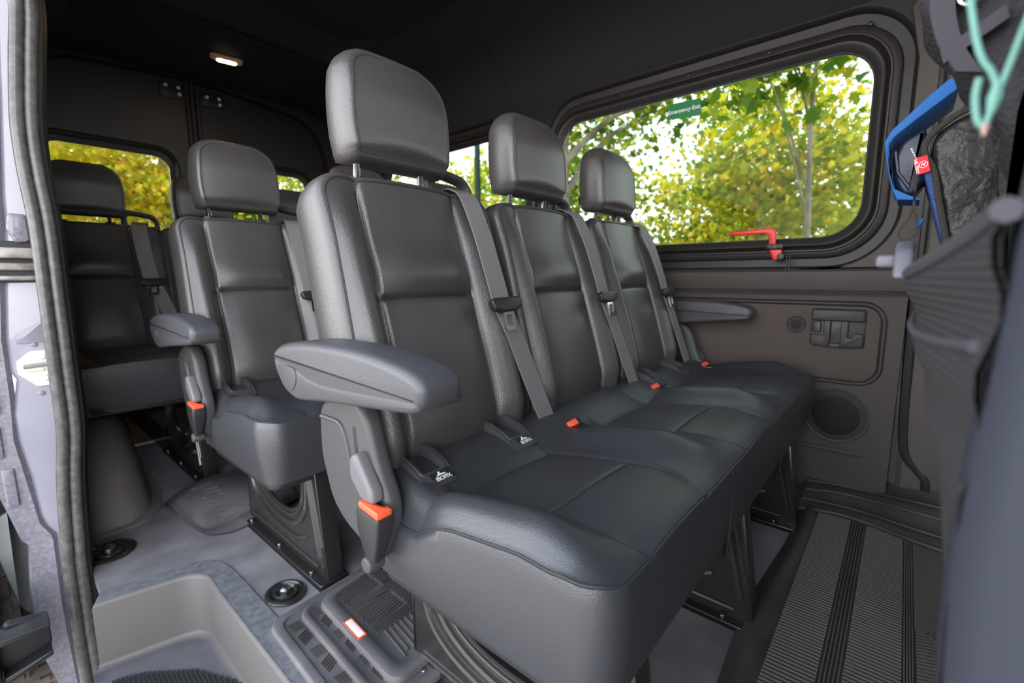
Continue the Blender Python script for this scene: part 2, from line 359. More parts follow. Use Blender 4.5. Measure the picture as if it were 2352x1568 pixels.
# pillar lining in front of the far window
mb = MB(); mb.grid([[(x, y, z) for x, y in ((XW + .05, -.02), (XW + .05, -.030), (XW + .03, -.045), (XW + .02, -.09), (XW + .03, -.16), (XW + .06, -.20), (XW + .06, -.5))] for z in (.0, .4, .9, 1.7)])
tag(mb.build('trim_3', mat('pillar_trim', (.105, .094, .086), .7, bump=('n', 600, .3, .0007), spec=.3)), kind='structure')
mb = MB(); mb.tube(spline([(XW + .03, -.022, 1.62), (XW + .03, -.022, 1.1), (XW + .03, -.026, .6), (XW + .03, -.036, .30), (XW + .03, -.05, .2), (XW + .03, -.085, .15), (XW + .025, -.105, .12), (XW + .025, -.108, .02)], 6), .013, 8)
tag(mb.build('trim_4', 'rubber'), kind='structure')
# rear doors
def rear_leaf(name, x0, x1, w0, w1):
    mb = MB(); wo = rrect(w0 - .035, w1 + .035, 1.005, 1.56, .10, 8)
    v, f = plate([(x0, 0), (x1, 0), (x1, 2.0), (x0, 2.0)], [wo], XZ, Y1 + .02, Y1 + .05); mb.add(v, f)
    d = tag(mb.build(name, 'trimd', smooth=False), kind='structure')
    g = rrect(w0, w1, 1.04, 1.515, .075, 8)
    mb = MB(); mb.rings([[(a, Y1 + .018, b) for a, b in inset(wo, -.012)], [(a, Y1 + .008, b) for a, b in wo], [(a, Y1 + .04, b) for a, b in inset(wo, .015)], [(a, Y1 + .05, b) for a, b in g]], False, False); mb.build('window_surround', 'trimd', d)
    mb = MB(); mb.rings([[(a, Y1 + .05, b) for a, b in g], [(a, Y1 + .054, b) for a, b in g]]); tag(mb.build('pane', 'glass', d, smooth=False), 'tinted rear glass')
    return d
d1 = rear_leaf('door_1', .10, .975, .285, .835); d2 = rear_leaf('door_2', .985, 1.93, 1.14, 1.66)
for d, cs in ((d1, [(.850, 1.925), (.914, 1.925), (.916, 1.888)]), (d2, [(1.060, 1.913), (1.128, 1.918), (1.130, 1.884)])):
    mb = MB(); xs = [c[0] for c in cs]; mb.puffy(rrect(min(xs) - .03, max(xs) + .03, 1.86, 1.945, .012), XZ, Y1 + .012, Y1 + .025, .004); mb.build('latch_plate', 'blackp', d)
    for c in cs: mb = MB(); mb.puffy(circ(c[0], c[1], .010, 12), XZ, Y1 + .006, Y1 + .02, .003); tag(mb.build('screw', 'white', d), 'pale screw head')
mb = MB()
for x in (.955, .980, 1.008): mb.tube([(x, Y1 + .012, .02), (x, Y1 + .012, 2.0)], .013, 8)
tag(mb.build('trim_5', 'rubber'), kind='structure')
mb = MB()  # arch-shaped rear surround
ou = [(.08, 0), (XW + .02, 0), (XW + .02, 2.02), (.08, 2.02)]; inn = fillet([(.24, -.5), (1.76, -.5), (1.80, 1.70, .22), (1.68, 1.90, .2), (1.05, 1.985, .5), (.36, 1.93, .2), (.26, 1.75, .2)], .1, 8)
inn = [(a, max(b, .02)) for a, b in inn]
v, f = plate(ou, [inn], XZ, Y1 - .05, Y1 + .02); mb.add(v, f); tag(mb.build('wall_back', 'liner', sharp=40), kind='structure')

# dome lamp on the rear ceiling
t = root('dome_lamp', (.985, 2.82, 1.955), 'small lit oval dome lamp on the dark rear ceiling', 'lamp')
mp = lambda a, b, h: (.985 + a * .985 + b * .17, 2.82 - a * .17 + b * .985, h)
mb = MB(); mb.puffy(rrect(-.075, .075, -.024, .024, .022, 6), mp, 1.960, 1.925, .01); mb.build('bezel', 'lensd', t)
mb = MB(); mb.puffy(rrect(-.046, .046, -.018, .018, .016, 6), mp, 1.93, 1.920, .004); tag(mb.build('lens', 'lens', t), 'glowing warm lens')
ld = bpy.data.lights.new('dome_light', 'AREA'); ld.energy = .6; ld.color = (1, .55, .25); ld.size = .08; lo = bpy.data.objects.new('dome_light', ld); COL.objects.link(lo); lo.location = (.985, 2.82, 1.912)

# ---------------------------------------------------------------- benches
TH = math.radians(16.3); CT, ST = math.cos(TH), math.sin(TH)
def PB(cx): return lambda u, s, d: (cx + u, .652 + s * ST - d * CT, .474 + s * CT + d * ST)
HWB = .213; STOP = .525
def hwb(s):
    r = .035; h = HWB - .008 * sst(.1, .5, s)
    if s > STOP - r: t = (s - (STOP - r)) / r; h -= r * (1 - math.sqrt(max(0, 1 - t * t)))
    return h
def fb(u, s):
    ed = sst(-.05, .05, s)
    lb = gs(u, -.178, .030); rb = gs(u, .150, .036)
    k = .55 + .45 * math.exp(-((s - .15) / .22) ** 2); top = 1 - .75 * sst(.40, STOP, s)
    d = (.040 * lb + .036 * rb) * k * top
    gl, gr = -.138 + .0 * s, .102
    d -= .010 * (gs(u, gl, .0055) + gs(u, gr, .0055)) * (1 - .5 * sst(.47, STOP, s))
    if gl < u < gr:
        c = (u - (gl + gr) / 2) / ((gr - gl) / 2); rr = (1 - abs(c) ** 3)
        d += .012 * rr
        d += .016 * rr * (gs(s, .345, .045) if s > .30 else 0) * sst(.298, .33, s)
        d -= .012 * gs(s, .298, .005) * min(1, rr * 3)
        d += .012 * rr * gs(s, .12, .12) * sst(.298, .27, s) if s < .298 else 0
    d -= .022 * sst(.05, -.03, s)
    return d
TSB = sorted(set([-1, -.995, -.985, -.97] + list(np.linspace(-.95, .95, 40)) + [.97, .985, .995, 1] + [(c + e) / HWB for c in (-.138, .102) for e in (-.009, -.006, -.003, 0, .003, .006, .009)]))
SSB = sorted(set(list(np.linspace(-.03, .48, 34)) + [.298 + e for e in (-.01, -.006, -.003, 0, .003, .006, .01, .015)] + list(STOP - .035 + .035 * np.sin(np.linspace(0, PI / 2, 9)))))
LB = [(.007, 0, 0), (.013, .10, -.14), (.017, .3, -.14), (.015, .5, -.14), (.006, .72, -.14), (-.012, .9, -.14), (-.035, 1, -.14)]
def mk_backrest(cx, parent):
    P = PB(cx); mb, pip, idx, ns, nu = sheet(P, SSB, hwb, 0, fb, LB, TSB)
    b = mb.build('backrest', 'leather', parent, sharp=70)
    k0 = nu - 1; path = pip[k0:]       # right column, top, left column
    m2 = MB(); m2.tube(path, .0022, 6); m2.build('piping', 'seam', b)
    for gx in (-.138, .102):           # stitched panel seams
        m2 = MB(); m2.tube([P(gx, s, fb(gx, s) + .0002) for s in np.linspace(-.02, .505, 40)], .0013, 5); m2.build('panel_seam', 'seam', b)
    m2 = MB(); m2.tube([P(u, .298, fb(u, .298) + .0003) for u in np.linspace(-.134, .098, 26)], .0013, 5); m2.build('cross_seam', 'seam', b)
    return b
def mk_headrest(cx, parent):
    y0 = .797; tl = math.radians(3)
    P = lambda u, s, d: (cx - .004 + u, y0 - d * 1.0 + (s - 1.12) * math.tan(tl), s if s > 1.075 else 1.075 - (1.075 - s) * .92)
    S0, S1 = 1.030, 1.222
    def hw(s):
        q = (s - 1.110) / .112; r = .042
        h = .1125 * (1 - (.15 * q ** 2 if q > 0 else .20 * (-q) ** 3))
        if s > S1 - r: t = (s - S1 + r) / r; h -= r * (1 - math.sqrt(max(0, 1 - t * t)))
        return h
    def fr(u, s): return .012 * (1 - (u / .113) ** 2) * sst(1.03, 1.06, s) - .030 * max(0, (s - 1.135) / .087) ** 2.2 - .008 * sst(1.045, 1.03, s)
    ss = list(np.linspace(S0, 1.05, 5)) + list(np.linspace(1.06, 1.165, 11)) + [S1 - .042 + .042 * math.sin(w) for w in np.linspace(0.05, PI / 2, 14)]
    lp = [(.004, .0, 0), (.010, .06, -.112), (.015, .18, -.112), (.018, .36, -.112), (.018, .52, -.112), (.013, .7, -.112), (.002, .86, -.112), (-.020, .97, -.112), (-.045, 1, -.115)]
    mb, pip, idx, ns, nu = sheet(P, ss, hw, 0, fr, lp, np.linspace(-1, 1, 25))
    h = mb.build('headrest', 'leather', parent, sharp=80)
    m2 = MB(); m2.tube(pip[nu + ns + nu - 3 - 4:] + pip[:nu + ns + 3], .0016, 6); m2.build('piping', 'seam', h)
    for sx in (-.094, .062):
        m2 = MB(); m2.tube(spline([(cx + sx - .006, y0 + .028, 1.062), (cx + sx - .006, y0 + .032, 1.035), (cx + sx + .002, y0 + .044, 1.010), (cx + sx + .006, y0 + .056, .975)], 5), .0072, 10); tag(m2.build('headrest_post', 'chrome', h), 'polished steel post')
        m2 = MB(); m2.puffy(circ(cx + sx + .007, y0 + .058, .019, 16, .014), XY, .975, .999, .004); tag(m2.build('post_collar', 'blackp', h), 'black plastic collar')
    return h
def mk_belt(cx, parent, first):
    x = cx
    b = MB(); pth = spline([(x + .184, .925, .960), (x + .181, .893, .996), (x + .174, .855, 1.005), (x + .160, .812, .996), (x + .151, .776, .974), (x + .148, .735, .90), (x + .152, .700, .80), (x + .160, .683, .735), (x + .185, .665, .66), (x + .212, .640, .56), (x + .245, .615, .455), (x + .262, .608, .415)], 6)
    b.ribbon(pth, (.056, .0, .0)); bl = tag(b.build('seat_belt', 'belt', parent, sharp=60), 'grey woven belt webbing')
    O = Vector((x + .160, .676, .738)); ex = Vector((1, .02, .02)).normalized(); ey = Vector((-.12, -.33, -.93)).normalized(); en = ex.cross(ey).normalized()
    if en.y > 0: en = -en
    mp = lambda a, c, h: tuple(O + ex * a + ey * c + en * h)
    b = MB(); b.puffy(fillet([(-.052, -.006), (-.046, -.014), (.046, -.014), (.052, -.006), (.044, .012), (.018, .020), (-.018, .020), (-.044, .012)], .005), mp, -.006, .013, .005); b.build('tongue_grip', 'blackp', bl)
    o = rrect(-.017, .017, .012, .062, .005, 4); i = rrect(-.010, .010, .026, .052, .003, 4)
    b = MB(); v, f = plate(o, [i], mp, .004, .0075); b.add(v, f); tag(b.build('tongue_plate', 'chrome', bl, smooth=False), 'bright steel latch plate')
    return bl
def mk_guide(cx, parent):
    """black loop frame that leads the belt over the backrest"""
    O = Vector((cx + .172, .868, .985)); ez = Vector((0, .28, .96)); ex = Vector((1, 0, 0)); en = Vector((0, -.96, .28))
    mp = lambda a, c, h: tuple(O + ex * a + ez * c + en * h)
    o = fillet([(-.072, -.02), (.070, -.02), (.070, .035, .02), (.05, .062, .02), (-.045, .078, .02), (-.068, .06, .02)], .01); i = fillet([(-.048, .004), (.052, .004), (.052, .030), (.038, .044), (-.036, .056), (-.048, .044)], .008)
    b = MB(); R = []
    for ins, h in ((.004, -.012), (0, -.006), (0, .010), (.005, .016)): R.append([mp(a, c, h) for a, c in inset(o, ins)])
    Ri = [[mp(a, c, h) for a, c in inset(i, -e)] for e, h in ((.004, .016), (0, .010), (0, -.006), (.004, -.012))]
    # bridge outer and inner outlines (both resampled)
    def rs(ring, n=48):
        P_ = [Vector(p) for p in ring]; L = [0]
        for k in range(len(P_)): L.append(L[-1] + (P_[(k + 1) % len(P_)] - P_[k]).length)
        out = []; k = 0
        for j in range(n):
            d = L[-1] * j / n
            while L[k + 1] < d: k += 1
            t_ = (d - L[k]) / max(1e-9, L[k + 1] - L[k]); out.append(tuple(P_[k].lerp(P_[(k + 1) % len(P_)], t_)))
        return out
    b.rings([rs(r) for r in R + Ri + R[:1]], False, False); return b.build('belt_guide', 'plastic', parent)
def mk_buckle(cx, parent):
    x = cx + .262; O = Vector((x + .004, .560, .452)); ez = Vector((-.35, -.30, .60)).normalized(); ex = Vector((.8, -.35, .3)); ex = (ex - ez * ex.dot(ez)).normalized(); en = ez.cross(ex)
    mp = lambda a, c, h: tuple(O + ex * a + en * c + ez * h)
    b = MB(); b.puffy(rrect(-.020, .020, -.010, .010, .004, 3), mp, -.03, .014, .003); k = b.build('belt_buckle', 'blackp', parent)
    b = MB(); b.puffy(rrect(-.017, .010, -.008, .008, .003, 3), mp, .010, .019, .003); tag(b.build('release_button', 'orange', k), 'orange release button')
    b = MB(); b.puffy(fillet([(x - .03, .59), (x + .028, .59), (x + .024, .50), (x - .018, .515)], .012), XY, .435, .4585, .004); b.build('buckle_slot', 'blackp', parent)
def mk_side(parent, xs=1):
    """outer reclining cover, armrest, lever and buckle; xs=-1 mirrors to the other bench end"""
    xc = 1.108; mx = (lambda x: x) if xs == 1 else (lambda x: 2 * xc - x)
    YX = lambda a, b, h: (mx(h), a, b)
    split = [(.833, .664), (.79, .661), (.755, .657), (.737, .654), (.706, .646), (.657, .642), (.569, .646), (.493, .651), (.417, .655)]
    sp = [(p.x, p.y) for p in spline([Vector((a, c, 0)) for a, c in split], 4)]
    up = [(.418, .668), (.434, .683), (.481, .693), (.552, .700), (.635, .7015), (.72, .698), (.79, .689), (.824, .677)]
    dn = [(.421, .647), (.430, .640), (.462, .634), (.571, .622), (.661, .612), (.735, .602), (.763, .605), (.791, .616), (.815, .641)]
    pad = sp + [(p.x, p.y) for p in spline([Vector((a, c, 0)) for a, c in up], 4)]
    shell = [(a, c - .0008) for a, c in sp] + [(p.x, p.y) for p in spline([Vector((a, c, 0)) for a, c in dn], 4)]
    whole = dn_ = [(p.x, p.y) for p in spline([Vector((a, c, 0)) for a, c in [(.833, .664)] + dn[::-1] + up], 4, True)]
    b = MB(); b.puffy(whole, YX, .322, .392, .013, 5); A = b.build('armrest', 'armpad', parent, sharp=60)
    lo_ = [(a, c - .002) for a, c in sp[1:-1]] + [(p.x, p.y) for p in spline([Vector((a - (.002 if a < .5 else -.002), c - .0015, 0)) for a, c in dn], 4)]
    b = MB(); b.puffy(lo_, YX, .3205, .3935, .006, 3); tag(b.build('armrest_shell', 'plastic', A, sharp=60), 'hard plastic lower shell')
    b = MB(); b.puffy(fillet([(.812, .655), (.740, .653), (.737, .632), (.755, .612), (.785, .619)], .012), YX, .3190, .3245, .001); b.build('pivot_cap', 'plastic', A)
    cov = fillet([(.772, .578), (.712, .604), (.655, .607), (.625, .580), (.600, .50), (.572, .452), (.575, .40), (.606, .342), (.632, .348), (.707, .370), (.752, .402), (.783, .484), (.780, .55)], .025, 6)
    b = MB(); b.puffy(cov, YX, .372, .405, .012, 4); Cv = b.build('side_cover', 'plastic', parent, sharp=60)
    rid = [(.766, .556), (.735, .557), (.703, .555), (.687, .536), (.675, .496), (.666, .469), (.644, .452), (.60, .44)]
    b = MB(); b.tube([(mx(.3725), p.x, p.y) for p in spline([Vector((a, c, 0)) for a, c in rid], 6)], .005, 8); b.build('cover_rib', 'plastic', Cv)
    b = MB(); b.puffy(fillet([(.663, .56), (.655, .56), (.648, .49), (.656, .48)], .003), YX, .3712, .378, .0005); b.build('lever_slot', 'blackp', Cv)
    lev = fillet([(.645, .520), (.626, .528), (.585, .475), (.583, .455), (.618, .455), (.648, .485)], .008, 4)
    b = MB(); b.puffy(lev, YX, .352, .375, .006, 3); tag(b.build('recline_lever', 'lever', Cv), 'light grey recline lever')
    # buckle on its stalk
    O = Vector((.358, .592, .392)); ez = Vector((-.0, -.10, 1)).normalized()
    ey = Vector((0, 1, .10)).normalized()
    mp = lambda a, c, h: (mx((O + Vector((1, 0, 0)) * a + ey * c + ez * h)[0]), (O + ey * c + ez * h)[1] , (O + ey * c + ez * h)[2])
    b = MB(); rg = []
    for h, wx, wy in ((-.03, .008, .012), (-.015, .011, .018), (.02, .015, .028), (.048, .016, .030), (.054, .0145, .0285)): rg.append([mp(a, c, h) for a, c in rrect(-wx, wx, -wy, wy, .005, 3)])
    b.rings(rg); bk = b.build('belt_buckle', 'blackp', parent)
    b = MB(); b.puffy(fillet([(-.013, -.026), (.013, -.026), (.013, -.014), (.004, -.012), (.004, .012), (.013, .014), (.013, .026), (-.013, .026)], .002, 2), mp, .048, .064, .003); tag(b.build('release_button', 'orange', bk), 'orange release button')
    b = MB(); b.puffy(circ(.602, .352, .013, 16), YX, .345, .375, .004); b.build('anchor_bolt', 'plastic', bk)
def mk_leg(x, parent, yf=.205, yr=.715, full=True):
    """pressed steel leg frame standing on a floor rail"""
    b = MB(); o = fillet([(yf - .008, .006), (yr, .006), (yr - .01, .31), (yf + .034, .31)], .012)
    h = [(p.x, p.y) for p in spline([Vector((a, c, 0)) for a, c in [(.600, .29), (.596, .195), (.535, .152), (.441, .140), (.372, .155), (.325, .200), (.314, .29)]], 5)]
    v, f = plate(o, [h], YZ, x - .004, x + .004); b.add(v, f); L = b.build('leg_frame', 'frame', parent, sharp=30)
    for yy, zt, sl in ((yf - .014, .30, .13), (yr - .012, .30, 0)):
        b = MB(); b.puffy(rrect(x - .004, x + .040, .01, zt, .004, 2), lambda a, c, h_, sl=sl: (a, h_ + sl * c, c), yy, yy + .012, .002); b.build('leg_flange', 'frame', L)
    rb = [[(x - .004, a, c) for a, c in inset(h, -e)] for e in (.016, .040)]
    rb += [[(x - .004, p.x, p.y) for p in spline([Vector((a, c, 0)) for a, c in [(.672, .30), (.668, .16), (.61, .095), (.50, .070), (.36, .072), (.285, .105)]], 5)]]
    rb += [[(x - .004, .279, .305), (x - .004, .223, .067)], [(x - .004, .262, .305), (x - .004, .212, .10)], [(x - .004, yf + .03, .035), (x - .004, yr - .03, .035)]]
    for q, rr in zip(rb, (.005, .009, .008, .008, .004, .006)): b = MB(); b.tube(q, rr, 8); b.build('pressed_rib', 'ribpaint', L)
    b = MB(); b.puffy(rrect(x - .028, x + .052, yf - .02, yr + .02, .008, 3), XY, .003, .012, .003); b.build('floor_rail', 'frame', parent)
    for yy in (yf + .05, yf + .25, yr - .05):
        b = MB(); b.puffy(circ(x - .018, yy, .006, 10), XY, .01, .021, .002); b.build('rail_bolt', 'steel', L)
def mk_cushion(parent, x0, n, pitch, iso=True):
    x1 = x0 + n * pitch + .055; cu = (x0 + x1) / 2; H = (x1 - x0) / 2
    y0, y1 = .210, .668
    cs = [x0 + .213 + pitch * k + .0 for k in range(n)]
    P = lambda u, s, d: (u, s, d)
    def hw(s):
        r = .045; h = H
        if s < y0 + r: t = (y0 + r - s) / r; h -= r * (1 - math.sqrt(max(0, 1 - t * t)))
        return h
    zc = [(.20, .452), (.225, .462), (.26, .470), (.33, .468), (.45, .452), (.515, .439), (.53, .437), (.55, .443), (.585, .459), (.62, .468), (.67, .470)]
    def base(s): return float(np.interp(s, [a for a, _ in zc], [b for _, b in zc]))
    def top(u, s):
        z = base(s); q = 0; g = 0
        for c in cs:
            if abs(u - c) < .125:
                e = abs(u - c) / .125; q = max(q, .006 * (1 - e ** 2))
            g += .005 * (gs(u, c - .125 + .02 * sst(.30, .21, s), .005) + gs(u, c + .125 - .02 * sst(.30, .21, s), .005)) * sst(.58, .54, s)
            if abs(u - c) < .12: g += .0045 * gs(s, .352, .005) + .006 * gs(s, .530, .006)
        bo = 0
        for k in range(n + 1):
            c = x0 + .04 if k == 0 else (x1 - .04 if k == n else cs[k - 1] + pitch / 2)
            w = .045 if k in (0, n) else .055
            bo = max(bo, gs(u, c, w))
        z += q - g + .032 * bo * sst(.20, .34, s) * (1 - .85 * sst(.48, .60, s))
        ed = min(u - x0, x1 - u)
        z -= .020 * (1 - sst(0, .03, ed)) * (1 + 1.8 * sst(.45, .63, s)) * sst(.2, .3, s)
        return z
    us = set(np.linspace(-1, 1, 30 * n)); us |= {-1, 1, -.997, .997, -.99, .99}
    for c in cs:
        for e in (-.125, .125):
            for dd in (-.008, -.004, 0, .004, .008): us.add((c + e + dd - cu) / H)
    ss = sorted(set(list(y0 + .045 * (1 - np.cos(np.linspace(0, PI / 2, 7)))) + list(np.linspace(.262, .668, 26)) + [.352 + e for e in (-.008, -.004, 0, .004, .008)] + [.530 + e for e in (-.008, -.004, 0, .004, .008)]))
    lp = [(.004, 0, 0), (.009, .12, .312), (.008, .5, .312), (.002, .9, .312), (-.004, 1, .303), (-.03, 1, .303)]
    mb, pip, idx, ns, nu = sheet(P, ss, hw, cu, top, lp, sorted(us))
    c_ = mb.build('seat_cushion', 'cushion', parent, sharp=70)
    m2 = MB(); m2.tube(pip[:], .0020, 6, closed=True); m2.build('piping', 'seam', c_)
    for c in cs:
        for sg in (-1, 1): m2 = MB(); m2.tube([(c + sg * (.125 - .02 * sst(.30, .21, s)), s, top(c + sg * (.125 - .02 * sst(.30, .21, s)), s) + .0003) for s in np.linspace(.215, .53, 24)], .0012, 5); m2.build('stitched_seam', 'seam', c_)
        m2 = MB(); m2.tube([(u, .352, top(u, .352) + .0003) for u in np.linspace(c - .118, c + .118, 20)], .0012, 5); m2.build('stitched_seam', 'seam', c_)
        m2 = MB(); m2.tube([(u, .530, top(u, .530) + .0003) for u in np.linspace(c - .118, c + .118, 20)], .0012, 5); m2.build('stitched_seam', 'seam', c_)
    for k in range(1, n): m2 = MB(); m2.tube([(cs[k - 1] + pitch / 2, y0 - .0085 + .006 * abs(t - .5), .455 - .155 * t) for t in np.linspace(0, 1, 8)], .0014, 5); m2.build('front_seam', 'seam', c_)
    for k in range(n): m2 = MB(); m2.puffy(rrect(cs[k] - .20, cs[k] + .20, .235, .66, .03, 4), XY, .304, .280, .006); m2.build('seat_pan', 'blackp', parent)
    if iso:
        for k in (0, 2):
            for sx in (-.120, .105):
                xx = cs[k] - .012 + sx
                b = MB(); o = fillet([(xx - .034, .560), (xx + .034, .560), (xx + .036, .63), (xx + .034, .70), (xx - .034, .70), (xx - .036, .63)], .010); i = fillet([(xx - .024, .588), (xx + .020, .588), (xx + .024, .64), (xx + .020, .692), (xx - .022, .692), (xx - .026, .64)], .007)
                zr = lambda c: float(np.interp(c, [.555, .57, .60, .64, .68, .72], [.447, .453, .474, .488, .492, .490]))
                mp = lambda a, c, h: (a, c, zr(c) + h)
                def dn(p, m=4): return [(p[k][0] * (1 - q / m) + p[(k + 1) % len(p)][0] * q / m, p[k][1] * (1 - q / m) + p[(k + 1) % len(p)][1] * q / m) for k in range(len(p)) for q in range(m)]
                v, f = plate(dn(o), [dn(i)], mp, -.02, .004); b.add(v, f); g = b.build('anchor_guide', 'plastic', c_, sharp=50)
                b = MB(); v, f = plate(dn(inset(i, -.004)), [], mp, -.026, -.020); b.add(v, f); b.build('anchor_recess', 'rubber', c_)
                b = MB(); b.tube([mp(a, c, .003) for a, c in dn(inset(i, -.004))], .0022, 5, closed=True); b.build('guide_rim', 'plastic', c_)
def mk_lid(x, parent):
    b = MB(); b.puffy(fillet([(x - .06, .282), (x + .09, .282), (x + .07, .20), (x - .03, .17)], .015), lambda a, c, h: (a, h, c), .252, .266, .005); b.build('under_seat_flap', 'blackp', parent)
def make_bench(name, loc, label, n=3, pitch=.46, x0=.395, arms=(1, -1), legs=(.515, 1.06, 1.60)):
    t = root(name, loc, label, 'bench seat', None)
    c = .618
    mk_cushion(t, x0, n, pitch, n == 3)
    first = {}
    for k in range(n):
        cx = x0 + .213 + pitch * k
        if k == 0:
            kids0 = set(t.children)
            mk_backrest(cx + .010, t); mk_headrest(cx - .005, t); mk_guide(cx + .0, t); mk_belt(cx - .005, t, True)
            if n == 3: mk_buckle(cx - .005, t)
            first = [o for o in t.children if o not in kids0]
        else:
            for o in first:
                q = cpy(o, t)
                q.location = Vector(q.location) + Vector((pitch * k, 0, 0))
    for a in arms: mk_side(t, a)
    for x in legs: mk_leg(x, t)
    for x in (1.04, 1.55): mk_lid(x, t)
    return t
B1 = make_bench('passenger_bench', (1.11, .45, 0), 'black leather three-seat bench in the foreground, with the big grey armrest nearest the camera')
t_iso = [c for c in B1.children if c.name.startswith('seat_cushion')][0]
for xx in (.484, .709):
    mp = lambda a, c, h, xx=xx: (xx + a, .5755 + c * .80, .4612 + h + c * .52)
    mb = MB(); mb.puffy(rrect(-.024, .024, -.0115, .0115, .003, 2), mp, -.003, .0012, .001); mb.build('anchor_tag', 'blackp', t_iso)
    text('anchor_lettering', 'ISOFIX', .0110, 'ink', t_iso, lambda x, y, z, mp=mp: mp(x, y - .0055, z + .0014), .0002)
    mb = MB(); mb.puffy(circ(-.004, .0065, .0026, 10), mp, .0011, .0016, .0002); mb.puffy(fillet([(-.013, .001), (.009, .001), (.008, .0035), (-.006, .0048)], .001), mp, .0011, .0016, .0002); tag(mb.build('anchor_symbol', 'ink', t_iso), 'white child seat symbol')
B2 = cpy(B1)
for c in list(B2.children):
    if c.name.startswith('seat_cushion'):
        for g in list(c.children):
            if g.name.startswith(('anchor_tag', 'anchor_lettering', 'anchor_symbol')): bpy.data.objects.remove(g)
B2.location = (1.11, .45 + .885, 0); B2['label'] = 'black leather three-seat bench of the middle row, behind the foreground bench'
B3 = make_bench('passenger_bench', (1.11, .45, 0), 'black leather four-seat bench of the last row, below the rear door windows', n=4, pitch=.43, x0=.135, arms=(), legs=(.50, 1.06, 1.60))
B3.location = (1.11, .45 + 1.83, .045)
for c in B3.children:
    if c.name.startswith(('leg_frame', 'floor_rail')): c.location.z -= .045
for o in (B1, B2, B3): o['group'] = 'rows of passenger benches'

# ---------------------------------------------------------------- floor fittings
t = root('step_well', (.2, 1.0, -.2), 'moulded grey plastic entry step sunk beside the sliding door', 'step')
edge = [(.10, 1.452), (.20, 1.430)] + [tuple(Vector((.26, 1.416)) * (1 - q) ** 2 + Vector((.322, 1.40)) * 2 * q * (1 - q) + Vector((.318, 1.33)) * q * q) for q in [k / 8 for k in range(9)]] + [(.315, 1.25), (.315, .6), (.315, .12)]
bot = [(.10, 1.50), (.20, 1.478)] + [tuple(Vector((.26, 1.462)) * (1 - q) ** 2 + Vector((.328, 1.445)) * 2 * q * (1 - q) + Vector((.326, 1.38)) * q * q) for q in [k / 8 for k in range(9)]] + [(.326, 1.28), (.326, .6), (.326, .12)]
def ring(t_, z, o): return [(a[0] * (1 - t_) + b[0] * t_ + o, a[1] * (1 - t_) + b[1] * t_ + o, z) for a, b in zip(edge, bot)]
mb = MB(); mb.rings([ring(0, .004, .002), ring(0, .001, -.003), ring(.02, -.006, -.006), ring(.9, -.185, -.004), ring(.97, -.196, -.008), ring(1, -.2, -.02)], False, False, closed=False)
mb.build('step_wall', 'step', t, sharp=70)
mb = MB(); lo = ring(1, -.2, -.02); mb.add(lo + [(.08, .12, -.2)], [list(range(len(lo) + 1))])
mb.build('step_tread', mat('tread_plastic', (.10, .096, .106), .5, var=((.14, .134, .148), 9, 8)), t)
mb = MB()
ob = [(a, b, .0032) for a, b in edge]; ed2 = [(.118, 1.50), (.22, 1.475)] + [tuple(Vector((.30, 1.46)) * (1 - q) ** 2 + Vector((.365, 1.45)) * 2 * q * (1 - q) + Vector((.372, 1.34)) * q * q) for q in [k / 8 for k in range(9)]] + [(.374, 1.25), (.376, .6), (.376, .12)]
mb.rings([ob, [(a, b, .0036) for a, b in ed2], [(a + .003, b + .003, .0006) for a, b in ed2]], False, False, closed=False); mb.build('step_border', 'stept', t, sharp=30)
mb = MB()
for k in range(26):
    x_ = .108 + .0082 * k; mb.box(x_, x_ + .0046, .55, float(np.interp(x_, [.10, .118, .165, .255, .308, .33], [1.415, 1.412, 1.386, 1.296, 1.184, 1.10])), -.2, -.194)
tag(mb.build('tread_ribs', 'rubber', t, smooth=False), 'ribbed rubber tread', kind='stuff')
for i, (x, y, r, lab) in enumerate(((.424, 1.13, .047, 'round black floor anchor cup beside the ribbed foreground mat'), (.165, 1.712, .062, 'round black floor anchor cup beside the door seal and wheel arch cover'))):
    t = root('anchor_cup', (x, y, 0), lab, 'floor anchor', 'floor anchor cups')
    mb = MB(); pr = [(1, .0), (1.0, .004), (.95, .006), (.84, .005), (.76, -.006), (.72, -.022)]
    mb.rings([[(x + r * q * math.cos(w), y + r * q * math.sin(w) * 1.15, z + .003) for w in np.linspace(0, 2 * PI, 36, False)] for q, z in [(1, 0), (1, .002), (.93, .005), (.80, .006), (.74, .001), (.70, -.0005)]], True, True)
    mb.build('cup_rim', 'frame', t)
    mb = MB(); mb.rings([[(x + r * q * math.cos(w), y + r * q * math.sin(w) * 1.15, z) for w in np.linspace(0, 2 * PI, 28, False)] for q, z in [(.62, .003), (.60, .010), (.52, .012), (.40, .006)]], True, True); mb.build('cup_ring', 'frame', t)
    mb = MB(); mb.rings([[(x + r * q * math.cos(w), y + r * q * math.sin(w), z) for w in np.linspace(0, 2 * PI, 18, False)] for q, z in [(.30, .004), (.28, .016), (.18, .021), (.05, .022)]], True, True); tag(mb.build('cup_bolt', 'steel', t), 'shiny steel bolt head')
t = root('wheel_arch_cover', (.2, 2.2, 0), 'rounded dark grained vinyl cover over the rear wheel arch, beside the door seal', 'wheel arch cover')
mb = MB(); fp = [(.085, 1.842), (.20, 1.842), (.262, 1.862), (.305, 1.92), (.328, 2.01), (.345, 2.12), (.355, 2.3), (.355, 2.75), (.33, 2.87), (.26, 2.93), (.085, 2.93)]
fps = [(p.x, p.y) for p in spline([Vector((a, b, 0)) for a, b in fp], 4)]
def ar(e, z, sh=0): return [(max(.085, a - e - sh * .0), b + (e if b < 2.3 else -e) + sh * (1 if b < 2.3 else -1), z) for a, b in fps]
